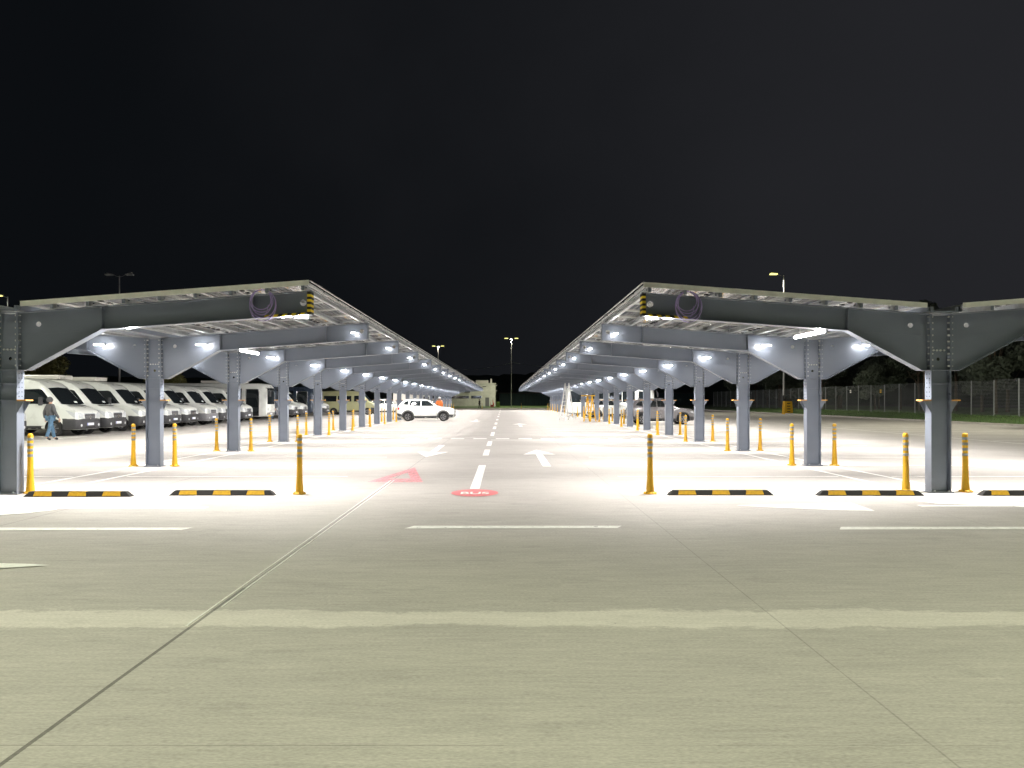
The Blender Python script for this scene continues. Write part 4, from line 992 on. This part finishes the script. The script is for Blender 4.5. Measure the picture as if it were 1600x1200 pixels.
sh = empty('dark_shed', (12, 172, 0), 0, 'long dark green metal building behind the twin lamp mast', 'building')
b = MB(); b.bx(-13, 32, 0, 12, 0, 3.0, M['darkclad']); b.build('wall', sh)
b = MB()
for k in range(24): b.bx(-12.5 + k * 1.9, -12.35 + k * 1.9, -.05, -.001, 0, 3.0, M['darkclad'])
b.build('cladding_rib', sh); b = MB(); b.bx(-13.3, 32.3, -.3, 12.3, 3.0, 3.2, M['plastic']); b.build('roof', sh)
b = MB(); b.bx(-.35, .35, -.35, .35, .08, 1.0, M['bin']); b.bx(-.38, .38, -.4, .38, 1.001, 1.1, M['bin']); b.tube((-.3, .36, .09), (.3, .36, .09), .09, M['black'])
o = b.build('waste_bin', None, (-1.1, 152, .15)); tag(o, 'green waste bin right of the white building', 'bin')
b = MB(); b.bx(-.35, .35, -.25, .25, 0.06, .5, M['red']); b.tube((-.3, 0, .5), (-.3, 0, 1.1), .03, M['red']); b.tube((.25, .0, .5), (.1, 0, 1.5), .12, M['red'], .03)
o = b.build('hand_cart', None, (-2.25, 151, .15)); tag(o, 'small red cart standing against the white building', 'cart')

# overhead cable between masts
b = MB(); pts = []
for i in range(21): t = i / 20; pts.append((-15 + 17 * t, 168 + 2 * t, 8.4 + 1.4 * t - 1.6 * 4 * t * (1 - t) * .5))
b.path(pts, .03, M['mast'], 5); pts = [(1.65 + 30 * i / 20, 170, 9.8 - 1.4 * (i / 20) - 1.5 * 4 * (i / 20) * (1 - i / 20) * .5) for i in range(21)]; b.path(pts, .03, M['mast'], 5)
o = b.build('overhead_cable'); tag(o, 'thin overhead cable strung past the twin lamp mast', 'cable')

# ------------------------------------------------------------------ ladders and lift platform under the right carport
def ladder(x, y, label, H, m, rungs, sp, group=None):
    r = empty('step_ladder', (x, y, 0), R(12), label, 'ladder', group)
    for s, nm in ((-1, 'front_section'), (1, 'rear_section')):
        b = MB()
        for q in (-1, 1): b.bar((s * sp, q * .26, 0), (0, q * .17, H), .05, .07, M[m])
        for k in range(1, rungs):
            t = k / rungs; xx = s * sp * (1 - t); ww = .26 - .09 * t
            b.bar((xx, -ww, H * t), (xx, ww, H * t), .05, .035, M[m])
        # second seen direction: rungs along x for the side view
        b.build(nm, r)
    return r
lad = ladder(4.95, 60.5, 'tall white step ladder, left one under the right carport', 2.9, 'ladder', 10, .62); lad.rotation_euler.z = R(52)
lad = ladder(6.35, 57, 'yellow platform ladder right of the tall white one', 1.9, 'yellow', 7, .5); lad.rotation_euler.z = R(60)
b = MB(); b.bx(-.9, .3, -.3, .3, 1.86, 1.93, M['yellow']); b.build('platform', lad)

# ------------------------------------------------------------------ trees
def tree_meshes(seed, leaf, H, Rc, nl):
    rnd = random.Random(seed); b = MB(); b.tube((0, 0, 0), (.1, 0, H * .35), .18, M['bark'], .13, n=8); b.tube((.1, 0, H * .35), (.0, .1, H * .8), .13, M['bark'], .04, n=7)
    lobes = []
    for k in range(11):
        a = rnd.uniform(0, 6.28); rr = rnd.uniform(.15, .75) * Rc; z = rnd.uniform(.32, .86) * H; c = Vector((rr * math.cos(a), rr * math.sin(a), z)); lobes.append((c, rnd.uniform(.28, .48) * Rc))
        b.tube((.07, 0, H * rnd.uniform(.25, .5)), c, .06, M['bark'], .015, n=5)
    lobes.append((Vector((0, 0, H * .9)), .35 * Rc))
    trunk = b.mesh('trunk'); q = MB(); vs = []; fs = []
    for i in range(nl):
        c, r0 = rnd.choice(lobes); d = Vector((rnd.gauss(0, 1), rnd.gauss(0, 1), rnd.gauss(0, 1))).normalized() * r0 * rnd.uniform(.45, 1.12) ** .6; d.z *= .8
        p = c + d; s = rnd.uniform(.10, .27); u = Vector((rnd.gauss(0, 1), rnd.gauss(0, 1), rnd.gauss(0, 1))).normalized(); v = u.orthogonal().normalized()
        n = len(vs); vs += [p + u * s, p + v * s * .6, p - u * s, p - v * s * .6]; fs.append((n, n + 1, n + 2, n + 3))
    q.add(vs, fs, M[leaf]); return trunk, q.mesh('crown')
TM = [tree_meshes(1, 'leafA', 9, 3.2, 5000), tree_meshes(2, 'leafA', 11, 3.6, 6000), tree_meshes(3, 'leafB', 6.5, 2.8, 5000), tree_meshes(4, 'leafA', 7, 3.0, 4500)]
def tree(k, x, y, sc, label, grp=None, z=0):
    r = empty('tree', (x, y, z), random.uniform(0, 6.28), label, 'tree', grp); r.scale = (sc, sc, sc * random.uniform(.95, 1.1)); link('trunk', TM[k][0], r); link('crown', TM[k][1], r)
for (k, x, y, sc, l) in ((2, -46, 76, 1.0, 'olive-leaved tree behind the vans at the far left'), (2, -37, 84, .92, 'olive tree behind the vans, seen under the second left frame'), (3, -60, 80, 1.0, 'dark tree at the left edge behind the olive-leaved one'),
        (0, -28, 130, .9, 'distant dark tree behind the coaches')): tree(k, x, y, sc, l)
for i in range(32):
    y = 38 + i * 3.6 + random.uniform(-1.5, 1.5); x = 42 + random.uniform(0, 8) + (5 if i % 2 else 0)
    tree(random.choice((0, 1, 3)), x, y, random.uniform(.78, 1.08), 'dark leafy tree in the wood behind the right-hand mesh fence', 'trees behind the mesh fence', .3)
for i in range(14):
    tree(random.choice((0, 1)), -60 + i * 10 + random.uniform(-3, 3), 196 + random.uniform(0, 14), random.uniform(.5, .75), 'far dark tree behind the buildings at the end of the car park', 'far trees behind the buildings')
